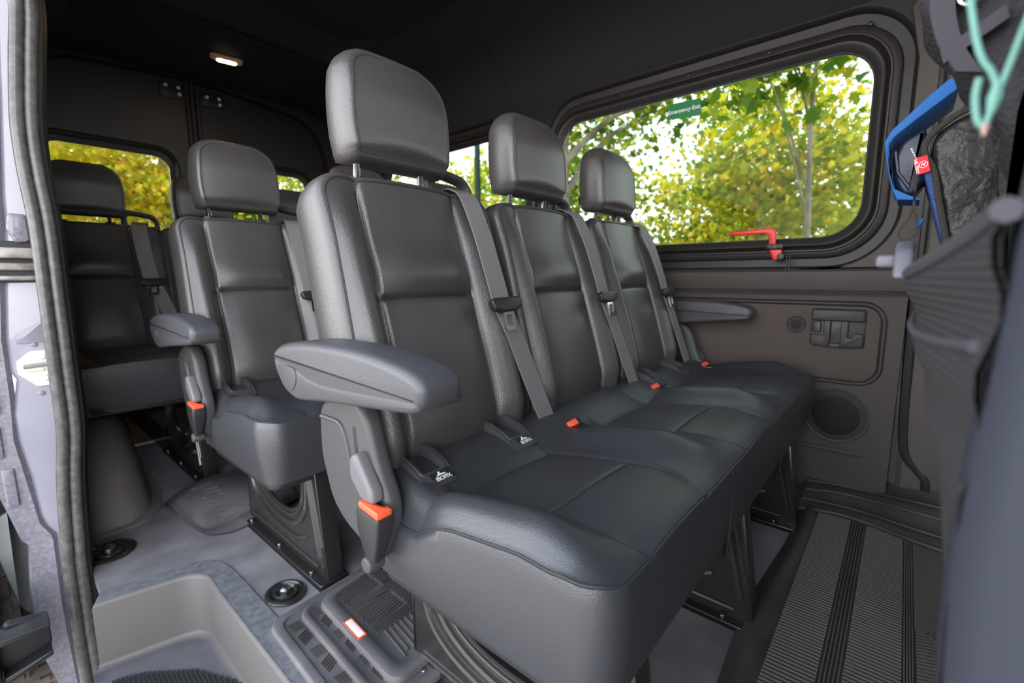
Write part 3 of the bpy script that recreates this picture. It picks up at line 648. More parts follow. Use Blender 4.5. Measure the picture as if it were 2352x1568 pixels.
mb.rings([ar(0, .0), ar(.003, .012), ar(.010, .06, .01), ar(.020, .16, .05), ar(.034, .24, .10), ar(.055, .30, .16), ar(.09, .335, .23), ar(.16, .35, .28)], False, True, closed=False); mb.build('arch_shell', 'arch', t, sharp=70)
mb = MB(); lip = [(a + (.022 if a > .1 else 0), b - (.016 if b < 2.3 else -.016)) for a, b in fps]
mb.rings([[(a, b, .0) for a, b in lip], [(a, b, .006) for a, b in lip], [(a, b, .010) for a, b in fps], [(a - .01, b + .004, .012) for a, b in fps]], False, False, closed=False); mb.build('arch_lip', 'arch', t, sharp=50)

# rubber mats
def ribs(mb, fx, u0, u1, v0, v1, n, ang, h, w):
    """n slanted ridges laid over the quad fx(u,v)->xyz"""
    for k in range(n):
        c = (k + .5) / n; L = []
        for q in (0, .33, .66, 1):
            vv = v0 + (v1 - v0) * q; uu = u0 + (u1 - u0) * (c + ang * (q - .5)); uu = max(min(uu, max(u0, u1)), min(u0, u1)); L.append((uu, vv))
        rg = []
        for uu, vv in L:
            p = fx(uu, vv); rg.append([(p[0] + 0, p[1], p[2])])
        a = [Vector(fx(*q)) for q in L]
        if (a[-1] - a[0]).length < .004: continue
        d = (a[-1] - a[0]).normalized(); s_ = Vector((-d.y, d.x, 0)) * w
        mb.rings([[p - s_, p - s_ * .5 + Vector((0, 0, h)), p + s_ * .5 + Vector((0, 0, h)), p + s_] for p in a])
def quad(A, B, C_, D):
    A, B, C_, D = map(Vector, (A, B, C_, D))
    return lambda u, v: tuple(A * (1 - u) * (1 - v) + B * u * (1 - v) + C_ * u * v + D * (1 - u) * v)
def foot_mat(name, loc, label, Z0, prof, m, group=None):
    pass
# mat beneath the foreground bench : terraces stepping up to a ribbed heel pad
t = root('floor_mat', (.5, .8, 0), 'grey ribbed rubber floor mat with an orange-edged label under the foreground bench', 'floor mat', 'rubber floor mats')
mo = fillet([(.345, 1.045, .05), (.66, 1.075, .03), (.72, 1.03, .03), (.66, .66, .03), (.50, .62, .03), (.30, .62, .06)], .03, 6)
def terr(d, z): return [(a, b, z) for a, b in inset(mo, d)]
def shr(x0, x1, y0, y1, z, r=.035): return [(a, b, z) for a, b in fillet([(x0, y1 - .015, r), (x1, y1 + .012, r * .6), (x1 - .01, y0, r * .6), (x0 - .015, y0, r)], r, 6)]
mb = MB()
mb.rings([[(p[0], p[1], p[2]) for p in shr(a, b, c, d, z)] for a, b, c, d, z in ((.345, .70, .60, 1.060, .002), (.347, .698, .602, 1.058, .012), (.352, .695, .605, 1.053, .015), (.366, .69, .61, 1.043, .014), (.368, .69, .612, 1.041, .010), (.405, .69, .63, 1.038, .010), (.408, .69, .632, 1.036, .022), (.414, .69, .636, 1.034, .024), (.420, .69, .65, 1.030, .022), (.424, .69, .652, 1.028, .018), (.446, .69, .67, 1.025, .018), (.450, .69, .672, 1.022, .032), (.456, .688, .677, 1.018, .034), (.476, .685, .69, 1.010, .033), (.480, .684, .695, 1.008, .028))])
mb.build('mat_body', 'matrub', t, sharp=50)
mb = MB(); fx = lambda u, v: (.484 + .19 * u, .70 + .30 * v, .028)
def chev(mb, fx, h, w):
    def rdg(a, b):
        P_ = [Vector(fx(*a)), Vector(fx(*b))]
        if (P_[1] - P_[0]).length < .006: return
        d = (P_[1] - P_[0]).normalized(); s_ = Vector((-d.y, d.x, 0)) * w
        mb.rings([[p - s_, p - s_ * .5 + Vector((0, 0, h)), p + s_ * .5 + Vector((0, 0, h)), p + s_] for p in P_])
    for v0, v1, sl in ((.79, 1.0, .10), (.455, .685, .10)):     # blocks of crosswise, slightly slanted ridges
        for k in range(11):
            a = v0 - .08 + (v1 - v0 + .10) * k / 11
            for u0, u1 in ((0, .48), (.52, 1)):
                p, q = max(v0, a + sl * u0), min(v1, a + sl * u1)
                if q > p: rdg((u0 + (.01 * (k % 2)), p), (u1, q))
    for k in range(14): rdg((.02 + .07 * k, .04 + .03 * (k % 2)), (min(1, .08 + .07 * k), .34))
    for c in (.40, .735):                                       # two bands of straight crosswise ridges
        for e in (-.045, -.022, 0, .022, .045): rdg((0, c + e), (1, c + e - .02))
chev(mb, fx, .0038, .0024)
for x0, x1, z in ((.374, .398, .010), (.427, .443, .018)):
    for k in range(7):
        for j in range(5):
            yy = .66 + k * .052 + j * .0072; sl = .012 if k % 2 else -.003
            P_ = [Vector((x0, yy, z)), Vector((x1, yy + sl, z))]; d = (P_[1] - P_[0]).normalized(); s_ = Vector((-d.y, d.x, 0)) * .0016
            mb.rings([[p - s_, p - s_ * .5 + Vector((0, 0, .003)), p + s_ * .5 + Vector((0, 0, .003)), p + s_] for p in P_])
tag(mb.build('tread_ribs', 'matdark', t, smooth=False), 'dark moulded anti-slip ridges', kind='stuff')
mp = lambda a, c, h: (.4565 + a + c * .06, .853 + c, .0345 + h)
mb = MB(); mb.puffy(rrect(-.0105, .0105, -.035, .035, .001, 2), mp, -.001, .0006, .0002); lb = tag(mb.build('mat_label', 'orange', t), 'orange-bordered blank label')
mb = MB(); mb.puffy(rrect(-.0075, .0075, -.031, .031, .001, 2), mp, .0004, .0010, .0002); mb.build('label_face', 'white', lb)
# mat of the middle row, one corner folded up
t = root('floor_mat', (.45, 1.78, 0), 'curled grey rubber floor mat lying under the middle row bench', 'floor mat', 'rubber floor mats')
ctrl = [[(.335, 1.91, .012), (.40, 1.97, .018), (.48, 2.02, .02), (.62, 2.03, .02)], [(.345, 1.83, .035), (.41, 1.86, .05), (.50, 1.88, .05), (.64, 1.9, .03)], [(.355, 1.74, .018), (.42, 1.76, .045), (.51, 1.77, .05), (.66, 1.79, .03)], [(.365, 1.66, .010), (.43, 1.66, .020), (.53, 1.665, .028), (.68, 1.69, .02)], [(.385, 1.58, .006), (.44, 1.545, .006), (.53, 1.56, .010), (.68, 1.60, .01)]]
rows = [spline(r, 8) for r in ctrl]; colsn = [spline([r[j] for r in rows], 8) for j in range(len(rows[0]))]
g = []
for i in range(len(colsn[0])):
    row = []
    for j in range(len(colsn)):
        p = colsn[j][i].copy(); u = j / (len(colsn) - 1); vv = i / (len(colsn[0]) - 1); e = min(u * 1.6, vv, 1 - vv)
        p.z += -.006 * gs(e, .16, .03) + .006 * sst(.2, .26, e) ; row.append(tuple(p))
    g.append(row)
mb = MB(); mb.grid(g); mb.grid([[(p[0], p[1], max(.0005, p[2] - .006)) for p in r] for r in g])
mb.build('mat_body', 'matrub', t, sharp=60)
mb = MB(); fx2 = lambda u, v: tuple(Vector(g[int(v * (len(g) - 1))][int(u * (len(g[0]) - 1))]) + Vector((0, 0, .001)))
for k in range(26):
    v0 = .22 + .56 * k / 26
    P_ = [Vector(fx2(u, min(.85, v0 + .08 * (u - .3)))) for u in (.36, .44, .52, .6)]; mb.tube(P_, .0022, 5)
for k in range(8): P_ = [Vector(fx2(u, .80 + .010 * k)) for u in (.30 + .045 * k, .36 + .045 * k)]; mb.tube(P_, .0016, 5)
tag(mb.build('tread_ribs', 'matdark', t), 'moulded ridges', kind='stuff')
# long front mat with raised far end
t = root('floor_mat', (1.3, .03, 0), 'large black ribbed rubber floor mat in front of the foreground bench', 'floor mat', 'rubber floor mats')
mb = MB(); ys = [(.215, .004), (.19, .022), (.182, .026), (.172, .022), (.160, .010), (-.19, .010), (-.215, .012)]
for_x = np.linspace(.55, 1.80, 20); mb.grid([[(x, y + .010 * math.sin(x * 7), z + (.004 * math.sin(x * 9) if z > .015 else 0)) for y, z in ys] for x in for_x])
mb.grid([[(x, y, .001) for y in (.205, -.2)] for x in (.55, 1.8)]); mb.build('mat_body', 'matdark', t, sharp=50)
mb = MB(); w = .0018
def ridge(mb, P_, w, h):
    d = (P_[-1] - P_[0]).normalized(); s_ = Vector((-d.y, d.x, 0)) * w
    mb.rings([[p - s_, p - s_ * .5 + Vector((0, 0, h)), p + s_ * .5 + Vector((0, 0, h)), p + s_] for p in P_])
for k in range(104):
    x = .62 + .0111 * k
    ridge(mb, [Vector((x, .152, .010)), Vector((x + .004, .066, .010))], .0030, .0055); ridge(mb, [Vector((x + .006, .026, .010)), Vector((x + .008, -.062, .010))], .0030, .0055)
    ridge(mb, [Vector((x + .012, -.085, .010)), Vector((x + .055 * (1 if x < 1.27 else -1), -.19, .010))], .0030, .0055)
for y in (.060, .053, .046, .039, .032, -.066, -.0705, -.075, -.0795): ridge(mb, [Vector((.58, y, .010)), Vector((1.75, y, .010))], .0026, .006)
tag(mb.build('tread_ribs', mat('mat_ridge_lit', (.115, .105, .095), .5), t, smooth=False), 'lengthwise and crosswise ridges', kind='stuff')  # light catching the ridges is painted in as a paler rubber tone
mb = MB(); en = []
for q in np.linspace(0, 1, 30):
    row = []
    for w_ in np.linspace(0, 1, 26):
        y = .21 - .40 * q; x = 1.72 + .24 * w_ + .03 * math.sin(q * 5)
        z = .014 + .050 * w_ + .035 * w_ * sst(.3, .9, q) + .010 * math.sin(w_ * 3 * PI * 1.3 + .4) * min(1, 4 * q) * min(1, 4 * w_)
        row.append((x, y, z))
    en.append(row)
mb.grid(en); mb.grid([[(p[0], p[1], p[2] - .006) for p in r] for r in en]); ue = mb.build('mat_upturned_end', 'matdark', t, sharp=70)
for w_ in (1, 7, 13, 19):
    mb = MB(); mb.tube([(r[w_][0], r[w_][1], r[w_][2] + .002) for r in en], .005, 6); mb.build('end_ridge', 'matdark', ue)

# ---------------------------------------------------------------- fittings on the far wall
t = root('emergency_exit_sign', (XW + .06, .765, 1.48), 'green sticker reading Emergency Exit on the large side window', 'sign')
sg = [(.832, 1.4535), (.697, 1.4445), (.697, 1.511), (.832, 1.5145)]
mb = MB(); mb.rings([[(XW + .0645, a, b) for a, b in sg], [(XW + .0655, a, b) for a, b in sg]]); mb.build('sticker', 'green', t, smooth=False)
text('lettering', 'Emergency Exit', .0212, 'ink', t, lambda x, y, z: (XW + .0640 - z, .7645 - x, 1.480 + y + .018 * x * 0), .0004)
t = root('emergency_hammer', (XW, .37, .9), 'red emergency release lever bolted to the window sill', 'lever')
mb = MB(); hp = fillet([(.535, .965, .008), (.535, .950, .008), (.412, .952, .012), (.400, .935), (.402, .905), (.378, .905), (.378, .958, .02), (.392, .972, .02)], .006, 5)
mb.puffy(hp, YZ, XW + .004, XW + .016, .004); mb.build('lever_arm', 'red', t)
mb = MB(); mb.puffy(fillet([(.400, .893), (.356, .893), (.356, .870), (.372, .850), (.386, .856)], .008), YZ, XW + .006, XW + .018, .004); mb.build('lever_foot', 'red', t)
mb = MB(); mb.puffy(rrect(.352, .410, .892, .912, .008, 4), YZ, XW + .0, XW + .03, .004); br = mb.build('bracket', 'blackp', t)
for a in (.395, .367): mb = MB(); mb.puffy(circ(a, .902, .007, 12), YZ, XW - .004, XW + .004, .002); mb.build('screw', 'plastic', br)
mb = MB(); mb.puffy(circ(.358, .866, .012, 18), YZ, XW - .004, XW + .02, .003); mb.build('pivot_bolt', 'plastic', t)
def speaker(y, z, r, label, inner):
    t = root('speaker', (XW, y, z), label, 'speaker', 'wall speakers')
    mb = MB(); mb.rings([[(XW - d, a, b) for a, b in circ(y, z, r * q, 40)] for q, d in ((1.0, -.004), (1.0, .003), (.97, .006), (.93, .005), (.90, .003))], True, True); mb.build('speaker_rim', 'trim', t)
    g = bpy.data.materials.get('grille_mesh') or mat('grille_mesh', (.048, .044, .042), .6, bump=('v', 420, .7, .0015), spec=.3)
    g2 = bpy.data.materials.get('grille_dark') or mat('grille_dark', (.026, .024, .023), .6, bump=('v', 420, .6, .0012), spec=.2)
    mb = MB(); mb.rings([[(XW - d, a, b) for a, b in circ(y, z, r * q, 36)] for q, d in ((.91, .0035), (.6, .005), (.2, .0055))], True, True); mb.build('speaker_grille', g, t)
    mb = MB(); mb.rings([[(XW - d, a, b) for a, b in circ(y, z, r * inner * q, 28)] for q, d in ((1, .0052), (.98, .0058), (.3, .0062))], True, True); mb.build('speaker_cone', g2, t)
speaker(.290, .620, .031, 'small round tweeter on the far wall beside the folding holder', .55)
speaker(.148, .305, .098, 'large round loudspeaker grille low on the far wall, partly behind the cushion', .72)
t = root('folding_holder', (XW, .165, .61), 'black folded holder with two prongs on the far wall beside the tweeter', 'holder')
mb = MB(); mb.puffy(rrect(.088, .244, .551, .682, .008, 4), YZ, XW - .004, XW + .01, .003); mb.build('holder_base', 'blackp', t)
mb = MB(); mb.puffy(rrect(.092, .242, .640, .680, .006, 4), YZ, XW - .026, XW - .003, .005); mb.build('top_bar', 'wframe', t)
mb = MB(); mb.puffy(fillet([(.205, .642), (.185, .642), (.185, .550), (.240, .556), (.240, .590), (.205, .590)], .003), YZ, XW - .022, XW - .003, .002); mb.build('prong', 'wframe', t)
mb = MB(); mb.puffy(fillet([(.155, .642), (.135, .642), (.135, .585), (.120, .585), (.120, .600), (.092, .600), (.092, .556), (.155, .550)], .003), YZ, XW - .022, XW - .003, .002); mb.build('prong', 'wframe', t)
mb = MB(); mb.puffy(rrect(.213, .238, .598, .636, .004, 3), YZ, XW - .012, XW - .003, .003); mb.build('socket_cover', 'blackp', t)
mb = MB(); mb.puffy(rrect(.150, .186, .548, .562, .003, 3), YZ, XW - .014, XW - .003, .003); mb.build('hinge', 'plastic', t)

# ---------------------------------------------------------------- sliding-door pillar on the left
mb = MB()   # door seal: two soft lobes running down the pillar
cz = [(.142, 1.56), (.141, 1.43), (.127, 1.30), (.114, 1.165), (.113, 1.05), (.118, .925), (.116, .735), (.114, .56), (.112, .42), (.100, .30), (.094, .22), (.088, .10), (.085, .04), (.084, -.10), (.084, -.20), (.086, -.34)]
cs_ = spline([Vector((a, 0, b)) for a, b in cz], 6)
mb.tube([(p.x - .0125, 1.600, p.z) for p in cs_], .0125, 12); mb.tube([(p.x + .0105, 1.606, p.z) for p in cs_], .0135, 12)
mb.tube([(p.x - .001, 1.615, p.z) for p in cs_], .014, 8)
o = mb.build('trim_6', 'seal'); tag(o, kind='structure')
mb = MB(); mb.tube([(p.x + .024, 1.622, p.z) for p in cs_], .010, 8); mb.build('seal_lip', 'rubber', o)
mb = MB(); inn = [(p.x + .02, p.z) for p in cs_]
mb.rings([[(a, 1.625, b) for a, b in inn], [(a + .022, 1.66, b) for a, b in inn], [(a + .022, 1.72, b) for a, b in inn]], False, False, closed=False)
tag(mb.build('trim_7', 'trimd'), kind='structure')
jz = [1.58, 1.40, 1.20, 1.0, .93, .80, .657, .573, .55, .462, .389, .294, .188, .152, .126, .059, -.094, -.325, -.45]
jx = [.100, .092, .076, .058, .055, .040, .026, .024, .033, .017, .019, .030, .035, .044, .059, .058, .056, .062, .066]
ix = [float(np.interp(-z, [-b for a, b in reversed(cz)][::-1], [a for a, b in cz])) for z in jz]
mb = MB(); mb.rings([[(a + .004, 1.668, z) for a, z in zip(jx, jz)], [(a + .012, 1.655, z) for a, z in zip(jx, jz)], [(i + .0, 1.652, z) for i, z in zip(ix, jz)]], False, False, closed=False)
PJ = tag(mb.build('trim_8', 'paint', sharp=60), kind='structure')
oz = [(.112, 1.58), (.100, 1.40), (.076, 1.2), (.054, 1.0), (.040, .93), (.02, .80), (-.01, .657), (-.03, .5), (-.035, .4), (-.025, .263), (-.007, .168), (.0, .13), (.010, .116), (.001, .005), (-.004, -.074), (-.001, -.182), (.022, -.294), (.04, -.45)]
zs_ = [z for _, z in oz]; gx = [float(np.interp(z, jz[::-1], jx[::-1])) for z in zs_]
mb = MB(); fr_ = []
for k, ((ox, z), g_) in enumerate(zip(oz, gx)):
    ox = min(ox, g_ - .012); fr_.append([(ox, 1.70, z), (ox, 1.668, z), (ox + .004, 1.660, z), (ox * .6 + g_ * .4, 1.658 + .004 * (k % 2), z), (g_ - .004, 1.656, z), (g_ + .001, 1.664, z), (g_ + .006, 1.668, z)])
mb.grid(fr_); mb.build('pillar_flange', 'paintw', PJ, sharp=50)
mb = MB(); 
for z0, z1, x in ((.36, .44, -.008), (.23, .33, .004), (.47, .56, -.004), (.60, .70, .010)): mb.puffy(rrect(x - .018, x + .004, z0, z1, .004, 3), XZ, 1.652, 1.668, .003)
mb.build('flange_emboss', 'paintw', PJ)
mb = MB()   # slide rail housing let into the pillar
for z0, z1, y0, a in ((.848, .874, 1.632, .034), (.819, .838, 1.640, .030), (.795, .807, 1.634, .026)): mb.puffy(rrect(a, .100, z0, z1, .003, 2), XZ, y0, 1.67, .003)
mb.build('rail_cap', 'railm', PJ)
mb = MB(); mb.box(.02, .102, 1.650, 1.66, .79, .89); mb.build('rail_recess', 'rubber', PJ, smooth=False)
mb = MB(); mb.puffy(fillet([(.064, .955), (.095, .955), (.096, .89), (.070, .885), (.058, .92)], .008), XZ, 1.640, 1.66, .004); mb.build('pressed_corner', 'paintw', PJ)
mb = MB(); mb.puffy(fillet([(.045, .662), (.105, .70), (.105, .640), (.045, .640)], .002), XZ, 1.649, 1.658, .001); mb.build('pressed_wedge', 'paint', PJ)
mb = MB()
for z in (.635, .51): mb.puffy(circ(.075, z, .006, 10), XZ, 1.649, 1.656, .002)
mb.build('pressed_dimple', 'paint', PJ)
t = root('striker_plate', (.07, 1.65, .57), 'cream six-sided door striker plate on the grey door pillar', 'striker plate')
mb = MB(); mb.puffy(fillet([(.066, .620), (.106, .620), (.106, .530), (.070, .530), (.040, .566), (.040, .596)], .004, 3), XZ, 1.642, 1.654, .002); mb.build('plate', 'white', t)
mb = MB(); mb.puffy(fillet([(.050, .588), (.106, .592), (.106, .579), (.050, .577)], .003, 3), XZ, 1.640, 1.6435, .001); mb.build('slot', 'railm', t)
mb = MB(); mb.puffy(rrect(.040, .086, .570, .577, .003, 3), XZ, 1.632, 1.644, .002); mb.build('slot_lip', 'white', t)
for z in (.605, .550): mb = MB(); mb.puffy(circ(.084, z, .008, 14), XZ, 1.638, 1.644, .002); mb.build('screw', 'white', t)

# sliding door pushed back along the body, with its roller arm
t = root('sliding_door', (-.09, 2.2, -.1), 'dark sliding door slid open beside the rear body side', 'sliding door')
mb = MB(); v, f = plate([(1.72, -.42), (3.1, -.42), (3.1, 1.55), (1.72, 1.55)], [rrect(1.9, 2.95, .85, 1.45, .1)], YZ, -.16, -.11); mb.add(v, f); mb.build('door_panel', 'paint', t, smooth=False)
mb = MB(); mb.puffy(rrect(1.76, 3.05, -.38, .80, .04), YZ, -.108, -.085, .01); mb.build('door_lining', 'blackp', t)
mb = MB(); mb.tube([(-.105, 1.72, -.40), (-.105, 1.72, 1.5)], .016, 8); mb.build('door_edge_seal', 'rubber', t)
mb = MB(); v, f = plate([(1.92, .87), (2.93, .87), (2.93, 1.43), (1.92, 1.43)], [], YZ, -.14, -.136); mb.add(v, f); tag(mb.build('pane', 'glass', t, smooth=False), 'tinted door glass')
mb = MB(); mb.puffy(fillet([(-.085, -.02), (-.085, -.085), (-.02, -.102), (.022, -.072), (.022, .004), (-.045, .018)], .006), XZ, 1.49, 1.512, .004); A = mb.build('roller_arm', 'blackp', t)
mb = MB(); mb.puffy(fillet([(-.085, .012), (.022, .006), (.022, -.004), (-.085, -.006)], .003), XZ, 1.44, 1.50, .003); mb.puffy(fillet([(-.06, -.088), (.020, -.068), (.020, -.080), (-.06, -.104)], .003), XZ, 1.45, 1.50, .003); mb.puffy(rrect(-.12, -.062, -.17, .03, .01), XZ, 1.44, 1.75, .006); mb.build('arm_flange', 'blackp', A)
t = root('rear_wheel', (-.02, 2.25, -.3), 'dusty black rear tyre below the door pillar', 'wheel')
mb = MB(); rg = []
for x, r in ((.12, .24), (.12, .33), (.10, .355), (.06, .362), (-.0, .362), (-.04, .355), (-.06, .33), (-.065, .24)): rg.append([(x - .02, 2.25 + r * math.cos(w), -.27 + r * math.sin(w)) for w in np.linspace(0, 2 * PI, 48, False)])
mb.rings(rg); mb.build('tyre', 'tyre', t)
mb = MB()
for k in range(40):
    w_ = 2 * PI * k / 40; c, s_ = math.cos(w_), math.sin(w_)
    for x0, x1 in ((-.055, -.02), (-.01, .03), (.04, .085)):
        q = [(2.25 + (.360) * math.cos(w_ + e), -.27 + .360 * math.sin(w_ + e)) for e in (-.05, .05)] + [(2.25 + .372 * math.cos(w_ + e), -.27 + .372 * math.sin(w_ + e)) for e in (.05, -.05)]
        mb.rings([[(x0, a, b) for a, b in q], [(x1 - .02, a, b) for a, b in q]])
tag(mb.build('tread_blocks', 'tyre', t, smooth=False), kind='stuff')
mb = MB(); mb.puffy(fillet([(-.045, .14), (.02, .16), (.03, -.20), (-.02, -.16), (-.048, .02)], .03), XZ, 1.86, 1.875, .004)
tag(mb.build('mud_flap', 'pale'), 'pale grey liner panel seen below the door pillar edge', 'panel')

# ---------------------------------------------------------------- front seats and things hung behind them (right edge)
def front_seat(name, x0, x1, y0, label, m, bol=False):
    t = root(name, ((x0 + x1) / 2, y0 - .2, 0), label, 'seat', 'front seats'); cx = (x0 + x1) / 2; H = (x1 - x0) / 2
    P = lambda u, s, d: (cx + u, y0 + d - .0 * s, s)
    def hw(s):
        h = H - .05 * sst(.8, 1.1, s); r = .08
        if s > 1.13 - r: q = (s - 1.13 + r) / r; h -= r * (1 - math.sqrt(max(0, 1 - q * q)))
        return h
    fr = lambda u, s: (-.062 + .066 * gs(u, -.15, .06) + .008 * gs(s, .66, .12) - .008 * sst(.8, 1.05, s)) if bol else -.01 * sst(.8, 1.1, s)
    mb, pip, *_ = sheet(P, list(np.linspace(.34, 1.04, 16)) + [1.05 + .08 * math.sin(w) for w in np.linspace(.05, PI / 2, 8)], hw, 0, fr, [(.012, .1, -.15), (.02, .3, -.15), (.02, .6, -.15), (.0, .9, -.15), (-.03, 1, -.15)], np.linspace(-1, 1, 33))
    mb.build('backrest', m, t, sharp=70)
    mb = MB(); mb.puffy(rrect(x0 + .02, x1 - .02, y0 - .62, y0 - .10, .05), XY, .30, .44, .03); mb.build('seat_cushion', 'fseatd', t)
    mb = MB(); mb.puffy(rrect(x0 + .06, x1 - .06, y0 - .55, y0 - .15, .03), XY, .0, .31, .01); mb.build('seat_base', 'blackp', t)
    mb = MB(); rg = [[(cx + a * q, y0 - .09 + h, 1.25 + b * q) for a, b in rrect(-.13, .13, -.09, .09, .05, 6)] for q, h in ((.6, -.06), (.95, -.045), (1, 0), (.95, .035), (.6, .045))]; mb.rings(rg); hd = mb.build('headrest', m, t, sharp=70)
    for sx in (-.06, .06): mb = MB(); mb.tube([(cx + sx, y0 - .09, 1.10), (cx + sx, y0 - .09, 1.18)], .007, 8); mb.build('headrest_post', 'chrome', hd)
    return t
F1 = front_seat('front_seat', .20, .72, -.040, 'blurred blue-grey front seat backrest close to the camera at the right edge', 'fseat', True)
mb = MB(); g = []
for q in np.linspace(0, 1, 24):          # map pocket, hanging open
    x = .30 + .41 * q; bulge = .022 * math.sin(PI * q ** 1.3) + .012 * q; row = []
    for w_ in np.linspace(0, 1, 22):
        top = .828 - .014 * math.sin(PI * q) - .024 * q; z = top - (.26 * (1 - .45 * q)) * w_
        y = -.033 + bulge * (1 - w_ ** 1.6) + .004 * math.sin(w_ * 26) * (1 - w_) + .002 - .038 * q * w_ ** 1.3
        row.append((x - .05 * q * w_, y, z))
    g.append(row)
mb.grid(g); mb.grid([[(p[0], p[1] - .003, p[2]) for p in r] for r in g]); pk = mb.build('seat_pocket', mat('pocket_net', (.045, .043, .046), .85, bump=('Z', 60, .5, .003), spec=.2), F1, sharp=70)
mb = MB(); mb.tube([Vector(r[0]) for r in g], .006, 8); mb.build('pocket_hem', 'strap', pk); mb = MB(); mb.tube([Vector(r[5]) + Vector((0, .001, 0)) for r in g[1:-1]], .0035, 8); mb.build('lower_hem', 'strap', pk)
mb = MB(); mb.puffy(fillet([(.53, .795), (.62, .80), (.63, .826), (.585, .832), (.545, .822)], .008), XZ, -.004, .010, .004); mb.puffy(fillet([(.56, .818), (.60, .818), (.60, .806), (.56, .806)], .004), XZ, .008, .024, .004); tag(mb.build('pocket_toggle', mat('toggle_plastic', (.12, .12, .145), .5), F1), 'grey plastic toggle on the pocket')
F2 = front_seat('front_seat', .92, 1.60, -.15, 'dark front seat behind the hanging bag, far side', 'fseatd')

# small bag hanging behind the front seats
BX = 1.2
t = root('hanging_bag', (BX, -.03, .85), 'small black and blue nylon bag with a red tag hanging beside the side window', 'bag')
def bagp(a, b, h): return (BX + h, a, b)
side = fillet([(-.115, 1.085, .02), (-.052, 1.077, .03), (-.012, 1.045, .03), (-.018, 1.00), (-.028, .955), (-.040, .90), (-.052, .845), (-.060, .81), (-.13, .80, .02)], .015, 5)
mb = MB(); mb.puffy(side, bagp, -.05, .10, .012, 4); bd = mb.build('bag_body', 'nylon', t, sharp=70)
edge_ = [(-.115, 1.088), (-.052, 1.080), (-.012, 1.048), (-.004, 1.02), (-.020, .985), (-.032, .93), (-.046, .87), (-.058, .81)]
mb = MB(); mb.tube([(BX - .052, p.x, p.y) for p in spline([Vector((a, b, 0)) for a, b in edge_], 6)], .0055, 8); mb.build('binding', 'webb', bd)
flap = [(-.036, 1.133), (-.026, 1.136), (.0, 1.112), (.046, 1.064), (.054, 1.045), (.050, 1.02), (.044, .99), (.034, .955), (.030, .955), (.040, .99), (.045, 1.02), (.047, 1.04), (.040, 1.052), (.010, 1.078), (-.010, 1.094), (-.040, 1.118)]
mb = MB(); mb.puffy(flap, bagp, -.06, .09, .002, 2); mb.build('flap', 'blue', t, sharp=60)
mb = MB(); mb.puffy(fillet([(-.005, 1.070), (.030, 1.050), (.040, 1.02), (.036, .97), (.020, .945), (.005, .945), (-.015, .98)], .012), bagp, -.035, .08, .010, 3); fp_ = mb.build('front_pocket', 'navy', t, sharp=60)
mb = MB()
for k in range(12): mb.box(BX - .0370, BX - .0350, .0130 - .0016 * k, .0155 - .0016 * k, 1.030 - .0034 * k, 1.0313 - .0034 * k)
tag(mb.build('zip_teeth', 'chrome', fp_, smooth=False), kind='stuff')
mb = MB(); mb.tube([(BX - .036, .037, 1.03), (BX - .036, .030, .99), (BX - .036, .012, .962)], .003, 6); mb.build('pocket_fold', 'navy', fp_)
mb = MB(); mb.puffy([(.034, .956), (.030, .957), (.010, .944), (-.004, .938), (-.006, .934), (.026, .938)], bagp, -.06, .04, .001, 2); mb.build('lower_flap', 'blue', t, sharp=50)
mb = MB(); mb.puffy(fillet([(-.006, .985), (-.024, .985), (-.048, .86), (-.044, .855)], .003), bagp, -.054, .03, .003); mb.build('side_mesh', 'bluemesh', t)
mb = MB(); mb.tube([(BX - .045, -.012, .90), (BX - .05, -.006, .885)], .004, 6); mb.build('pull_tab', 'blue', t)
mp = lambda a, b, h: (BX - .060 - h, .0015 - a - b * .12 * 0 + .0, .997 + b)
tg = [(.010, 1.008), (-.009, 1.012), (-.016, .983), (.003, .978)]
mb = MB(); mb.puffy(tg, bagp, -.061, -.056, .0005, 2); tgo = tag(mb.build('brand_tag', 'redtag', t, smooth=False), 'red woven tag with white lettering')
cw, sw = math.cos(-1.36), math.sin(-1.36)
tm = lambda x, y, z: (BX - .0614 - z, .0040 - (x * cw - y * sw), .9935 + (x * sw + y * cw))
text('tag_lettering', 'HELTEKO', .0060, 'ink', tgo, tm, .0001)
tm2 = lambda x, y, z: (BX - .0614 - z, -.0050 - x, .9960 + y)
text('tag_letter', 'H', .0078, 'ink', tgo, lambda x, y, z: tm2(x * .97 + y * .24, y, z), .0002)
mb = MB(); mb.tube([(BX - .0615, a, b) for a, b in circ(-.0050, .9960, .0058, 24)], .0006, 5, closed=True); mb.build('tag_emblem', 'ink', tgo)
cl = spline([(BX - .06, .004, 1.0), (BX - .06, .002, .95), (BX - .06, .004, .91), (BX - .06, .016, .885), (BX - .06, .018, .870), (BX - .06, .006, .863), (BX - .06, -.006, .872), (BX - .06, -.006, .89), (BX - .06, .000, .92), (BX - .06, .002, .95)], 6)
mb = MB(); mb.tube(cl, .0018, 6); mb.build('drawcord', 'webb', t)
mb = MB(); mb.ribbon([(BX - .04, -.058, .815), (BX - .04, -.03, .806), (BX - .04, -.005, .795)], (.0, .004, .012), .002); mb.tube([(BX - .04, .0, .80), (BX - .04, -.05, .818)], .004, 6); mb.ribbon([(BX - .02, -.05, 1.09), (BX - .02, -.07, 1.15), (BX + .02, -.10, 1.22)], (.025, 0, 0), .0015); mb.build('strap', 'webb', t)

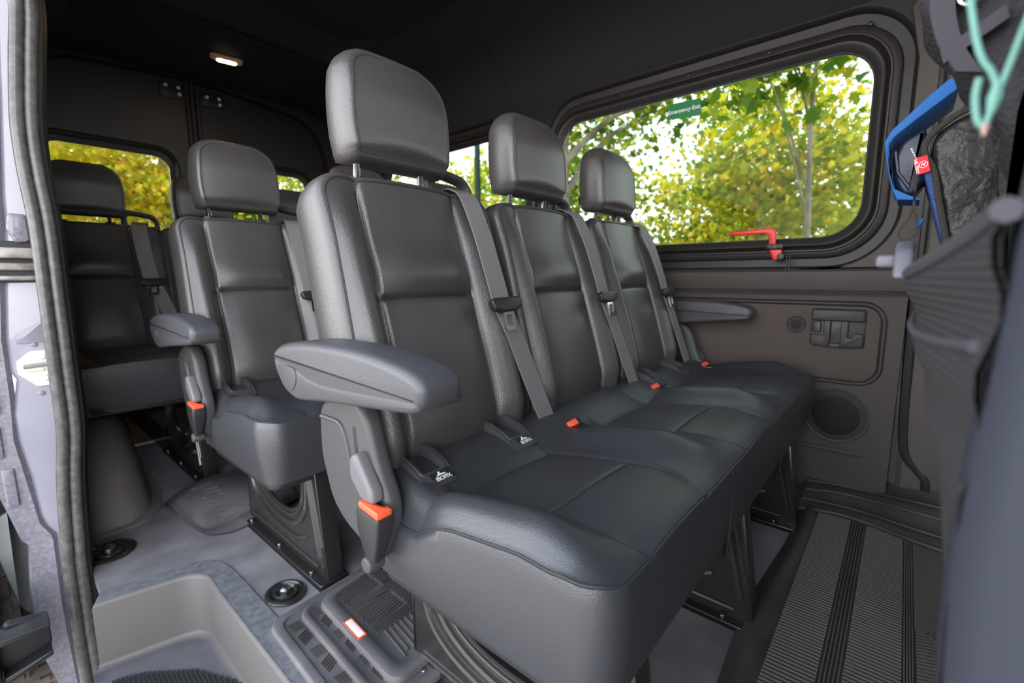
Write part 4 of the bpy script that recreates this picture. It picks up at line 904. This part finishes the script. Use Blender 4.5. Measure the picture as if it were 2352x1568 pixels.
# dark jacket-like rucksack and teal cord at the top right
t = root('rucksack', (.78, -.08, 1.0), 'blurred charcoal rucksack hanging at the upper right', 'rucksack')
ol = [(.012, 1.20), (.014, 1.13), (.010, 1.085), (-.010, 1.043), (-.030, 1.008), (-.050, .980), (-.066, .95), (-.078, .90), (-.085, .87), (-.092, .88), (-.094, 1.0), (-.094, 1.2)]
op = [(p.x, p.y) for p in spline([Vector((a, b, 0)) for a, b in ol], 4, True)]
mb = MB(); mb.puffy(op, lambda a, b, h: (h, a + .004 * math.sin(b * 90 + h * 40), b), .70, .80, .02, 4); mb.build('rucksack_body', 'jacket', t, sharp=75)
mb = MB(); mb.ribbon(spline([(.70, .0, 1.20), (.695, -.002, 1.10), (.690, -.004, 1.07), (.69, -.014, 1.035), (.69, -.030, 1.005)], 5), (.0, .020, .006), .004); mb.build('shoulder_strap', 'strap', t)
mb = MB(); mb.ribbon([(.69, -.052, 1.055), (.688, -.030, 1.040), (.69, -.008, 1.025)], (0, .004, .013), .003); mb.build('cross_strap', 'strap', t)
mb = MB(); mb.tube([(.69, -.024 + .008 * math.cos(w), 1.082 + .010 * math.sin(w)) for w in np.linspace(PI * .8, PI * 2.1, 12)], .0030, 8); mb.build('strap_ring', 'chrome', t)
t = root('cord_loop', (.36, -.03, .9), 'pale teal cord hanging in a blurred V at the upper right corner', 'cord')
mb = MB()
mb.tube(spline([(.36, -.0105, .955), (.36, -.0165, .925), (.36, -.0205, .912), (.36, -.0245, .905), (.36, -.0275, .8965)], 5), .0016, 8)
mb.tube(spline([(.36, -.040, .950), (.36, -.0345, .925), (.36, -.0305, .905), (.36, -.0280, .894), (.36, -.0255, .882), (.36, -.0245, .878), (.36, -.0215, .8815), (.36, -.0195, .893), (.36, -.0200, .903)], 5), .0017, 8)
mb.tube([(.36, -.0275, .900), (.36, -.0272, .892), (.36, -.0262, .884)], [.0017, .0034, .002], 8)
mb.build('cord', 'cord', t)
mb = MB(); mb.tube([(.36, -.0247, .8785), (.36, -.0247, .873)], [.0022, .0008], 8); mb.build('cord_tip', mat('cord_tip', (.45, .28, .25), .6), t)

# ---------------------------------------------------------------- outside: ground, trees
mb = MB(); mb.grid([[(x, y, -.62) for y in np.linspace(-30, 45, 6)] for x in np.linspace(-30, 45, 6)]); tag(mb.build('ground', 'asphalt', smooth=False), kind='structure')
LEAF = np.array([(0, -.5), (.18, -.30), (.46, -.34), (.34, -.08), (.56, .14), (.26, .16), (.0, .58), (-.26, .16), (-.56, .14), (-.34, -.08), (-.46, -.34), (-.18, -.30)]) 
def leaves(name, C3, Rr, n, size, m, parent, cl=.30):
    """n separate lobed leaves gathered in clumps through an ellipsoid"""
    nc = max(6, n // 45)
    d = RNG.normal(size=(nc, 3)); d /= np.linalg.norm(d, axis=1)[:, None]; cen = np.array(C3) + d * (RNG.random((nc, 1)) ** .45) * np.array(Rr)
    k = RNG.integers(0, nc, n); pos = cen[k] + RNG.normal(size=(n, 3)) * cl * np.array([1, 1, .75])
    a = RNG.normal(size=(n, 3)); a[:, 2] *= .6; a /= np.linalg.norm(a, axis=1)[:, None]
    b = RNG.normal(size=(n, 3)); b -= (b * a).sum(1)[:, None] * a; b /= np.linalg.norm(b, axis=1)[:, None]; c = np.cross(a, b)
    sz = size * (.6 + .8 * RNG.random(n)); K = len(LEAF)
    v = pos[:, None, :] + sz[:, None, None] * (LEAF[None, :, 0:1] * a[:, None, :] + LEAF[None, :, 1:2] * b[:, None, :] + (.22 * np.abs(LEAF[None, :, 0:1]) - .1 * LEAF[None, :, 1:2] ** 2) * c[:, None, :])
    me = bpy.data.meshes.new(name); me.vertices.add(n * K); me.vertices.foreach_set('co', (v.reshape(-1, 3) - np.array(parent['org'])).astype(np.float32).ravel())
    me.loops.add(n * K); me.loops.foreach_set('vertex_index', np.arange(n * K, dtype=np.int32)); me.polygons.add(n); me.polygons.foreach_set('loop_start', np.arange(0, n * K, K, dtype=np.int32))
    me.update(calc_edges=True); me.materials.append(M[m]); o = bpy.data.objects.new(name, me); COL.objects.link(o); o.parent = parent; o['kind'] = 'stuff'; return cen
def tree(x, y, h, r, C3, Rr, n, size, m, label, lean=0, cl=.3, br=7):
    t = root('tree', (x, y, -.62), label, 'tree', 'trees outside the windows')
    top = Vector((x + lean, y + lean * .5, h)); tr = spline([(x, y, -.62), (x + lean * .2 + .05, y, .8), (x + lean * .5 - .05, y + .05, 2.2), tuple(top)], 6)
    mb = MB(); mb.tube(tr, list(np.linspace(r, r * .35, len(tr))), 12); mb.build('trunk', 'bark', t)
    cen = leaves('foliage', C3, Rr, n, size, m, t, cl)
    for k in range(br):
        i = int(len(tr) * (.45 + .5 * k / br)); p = Vector(tr[min(i, len(tr) - 1)]); e = Vector(cen[(k * 7) % len(cen)]); mid = p.lerp(e, .5) + Vector((0, 0, .25))
        q = spline([p, mid, e], 6); mb = MB(); mb.tube(q, list(np.linspace(r * .38, r * .07, len(q))), 7); mb.build('branch', 'bark', t)
T = [ # x, y, trunk top, trunk r, crown centre, crown radii, leaves, leaf size, material, label, lean
 (6.0, 4.02, 3.6, .17, (6.5, 4.0, 3.5), (1.3, 1.5, 1.0), 1900, .12, 'leaf_g', 'thick-trunked tree seen between the second and third headrests', -.1),
 (8.9, 2.0, 4.2, .055, (9.1, 1.9, 2.7), (1.1, 1.6, 1.5), 4800, .11, 'leaf_y', 'yellowing tree straight outside the middle of the side window', .3),
 (5.2, .75, 3.0, .035, (5.0, .95, 2.85), (.7, .75, .50), 620, .13, 'leaf_g', 'green-leaved tree nearest the side window, at its upper front end', .1),
 (10.8, -.2, 4.4, .03, (11, -.6, 2.5), (1.2, 1.5, 1.5), 3300, .11, 'leaf_y', 'slim pale-trunked tree outside the front end of the side window', .1),
 (12.5, 3.6, 5, .09, (13, 3.6, 2.1), (1.3, 4.2, 1.7), 7000, .14, 'leaf_y', 'broad yellow-green tree far outside the side window', 0),
 (9.0, 6.4, 4.5, .10, (9.2, 6.7, 2.7), (1.5, 2.0, 1.6), 3800, .115, 'leaf_g', 'green tree outside the second side window', 0),
 (11.5, 11.5, 4.8, .13, (12, 12.0, 2.6), (2.0, 2.8, 2.2), 4500, .14, 'leaf_y', 'tall tree behind the green post at the second side window', 0),
 (2.2, 9.5, 4.5, .10, (1.5, 9.4, 2.4), (1.5, 1.2, 1.6), 9000, .085, 'leaf_o', 'golden tree filling the left rear window', .1),
 (5.5, 9.8, 4.6, .10, (5.6, 9.8, 2.5), (1.6, 1.3, 1.7), 7500, .09, 'leaf_y', 'yellow-green tree filling the right rear window', 0),
 (.3, 13.5, 5, .14, (1.2, 13.6, 2.6), (3.0, 1.3, 2.3), 8000, .13, 'leaf_y', 'broad tree standing furthest behind the rear doors', 0),
 (6.2, 17, 5, .14, (6.2, 17.0, 2.8), (2.6, 1.5, 2.4), 4800, .15, 'leaf_g', 'green tree far behind the rear doors, right of the broad tree', 0),
]
for a in T: tree(*a[:11])
t = root('lamp_post', (6.4, 6.3, -.62), 'slim dark green post outside the second side window', 'post')
mb = MB(); mb.tube([(6.4, 6.34, -.62), (6.4, 6.34, 3.4)], .055, 12); mb.build('pole', 'post', t)
mb = MB(); mb.rings([[(6.4 + r * math.cos(w), 6.34 + r * math.sin(w), z) for w in np.linspace(0, 2 * PI, 16, False)] for r, z in ((.05, 3.4), (.14, 3.5), (.18, 3.75), (.06, 3.9))]); mb.build('lamp_head', 'post', t)
for o in list(bpy.data.objects):
    if 'org' in o: del o['org']
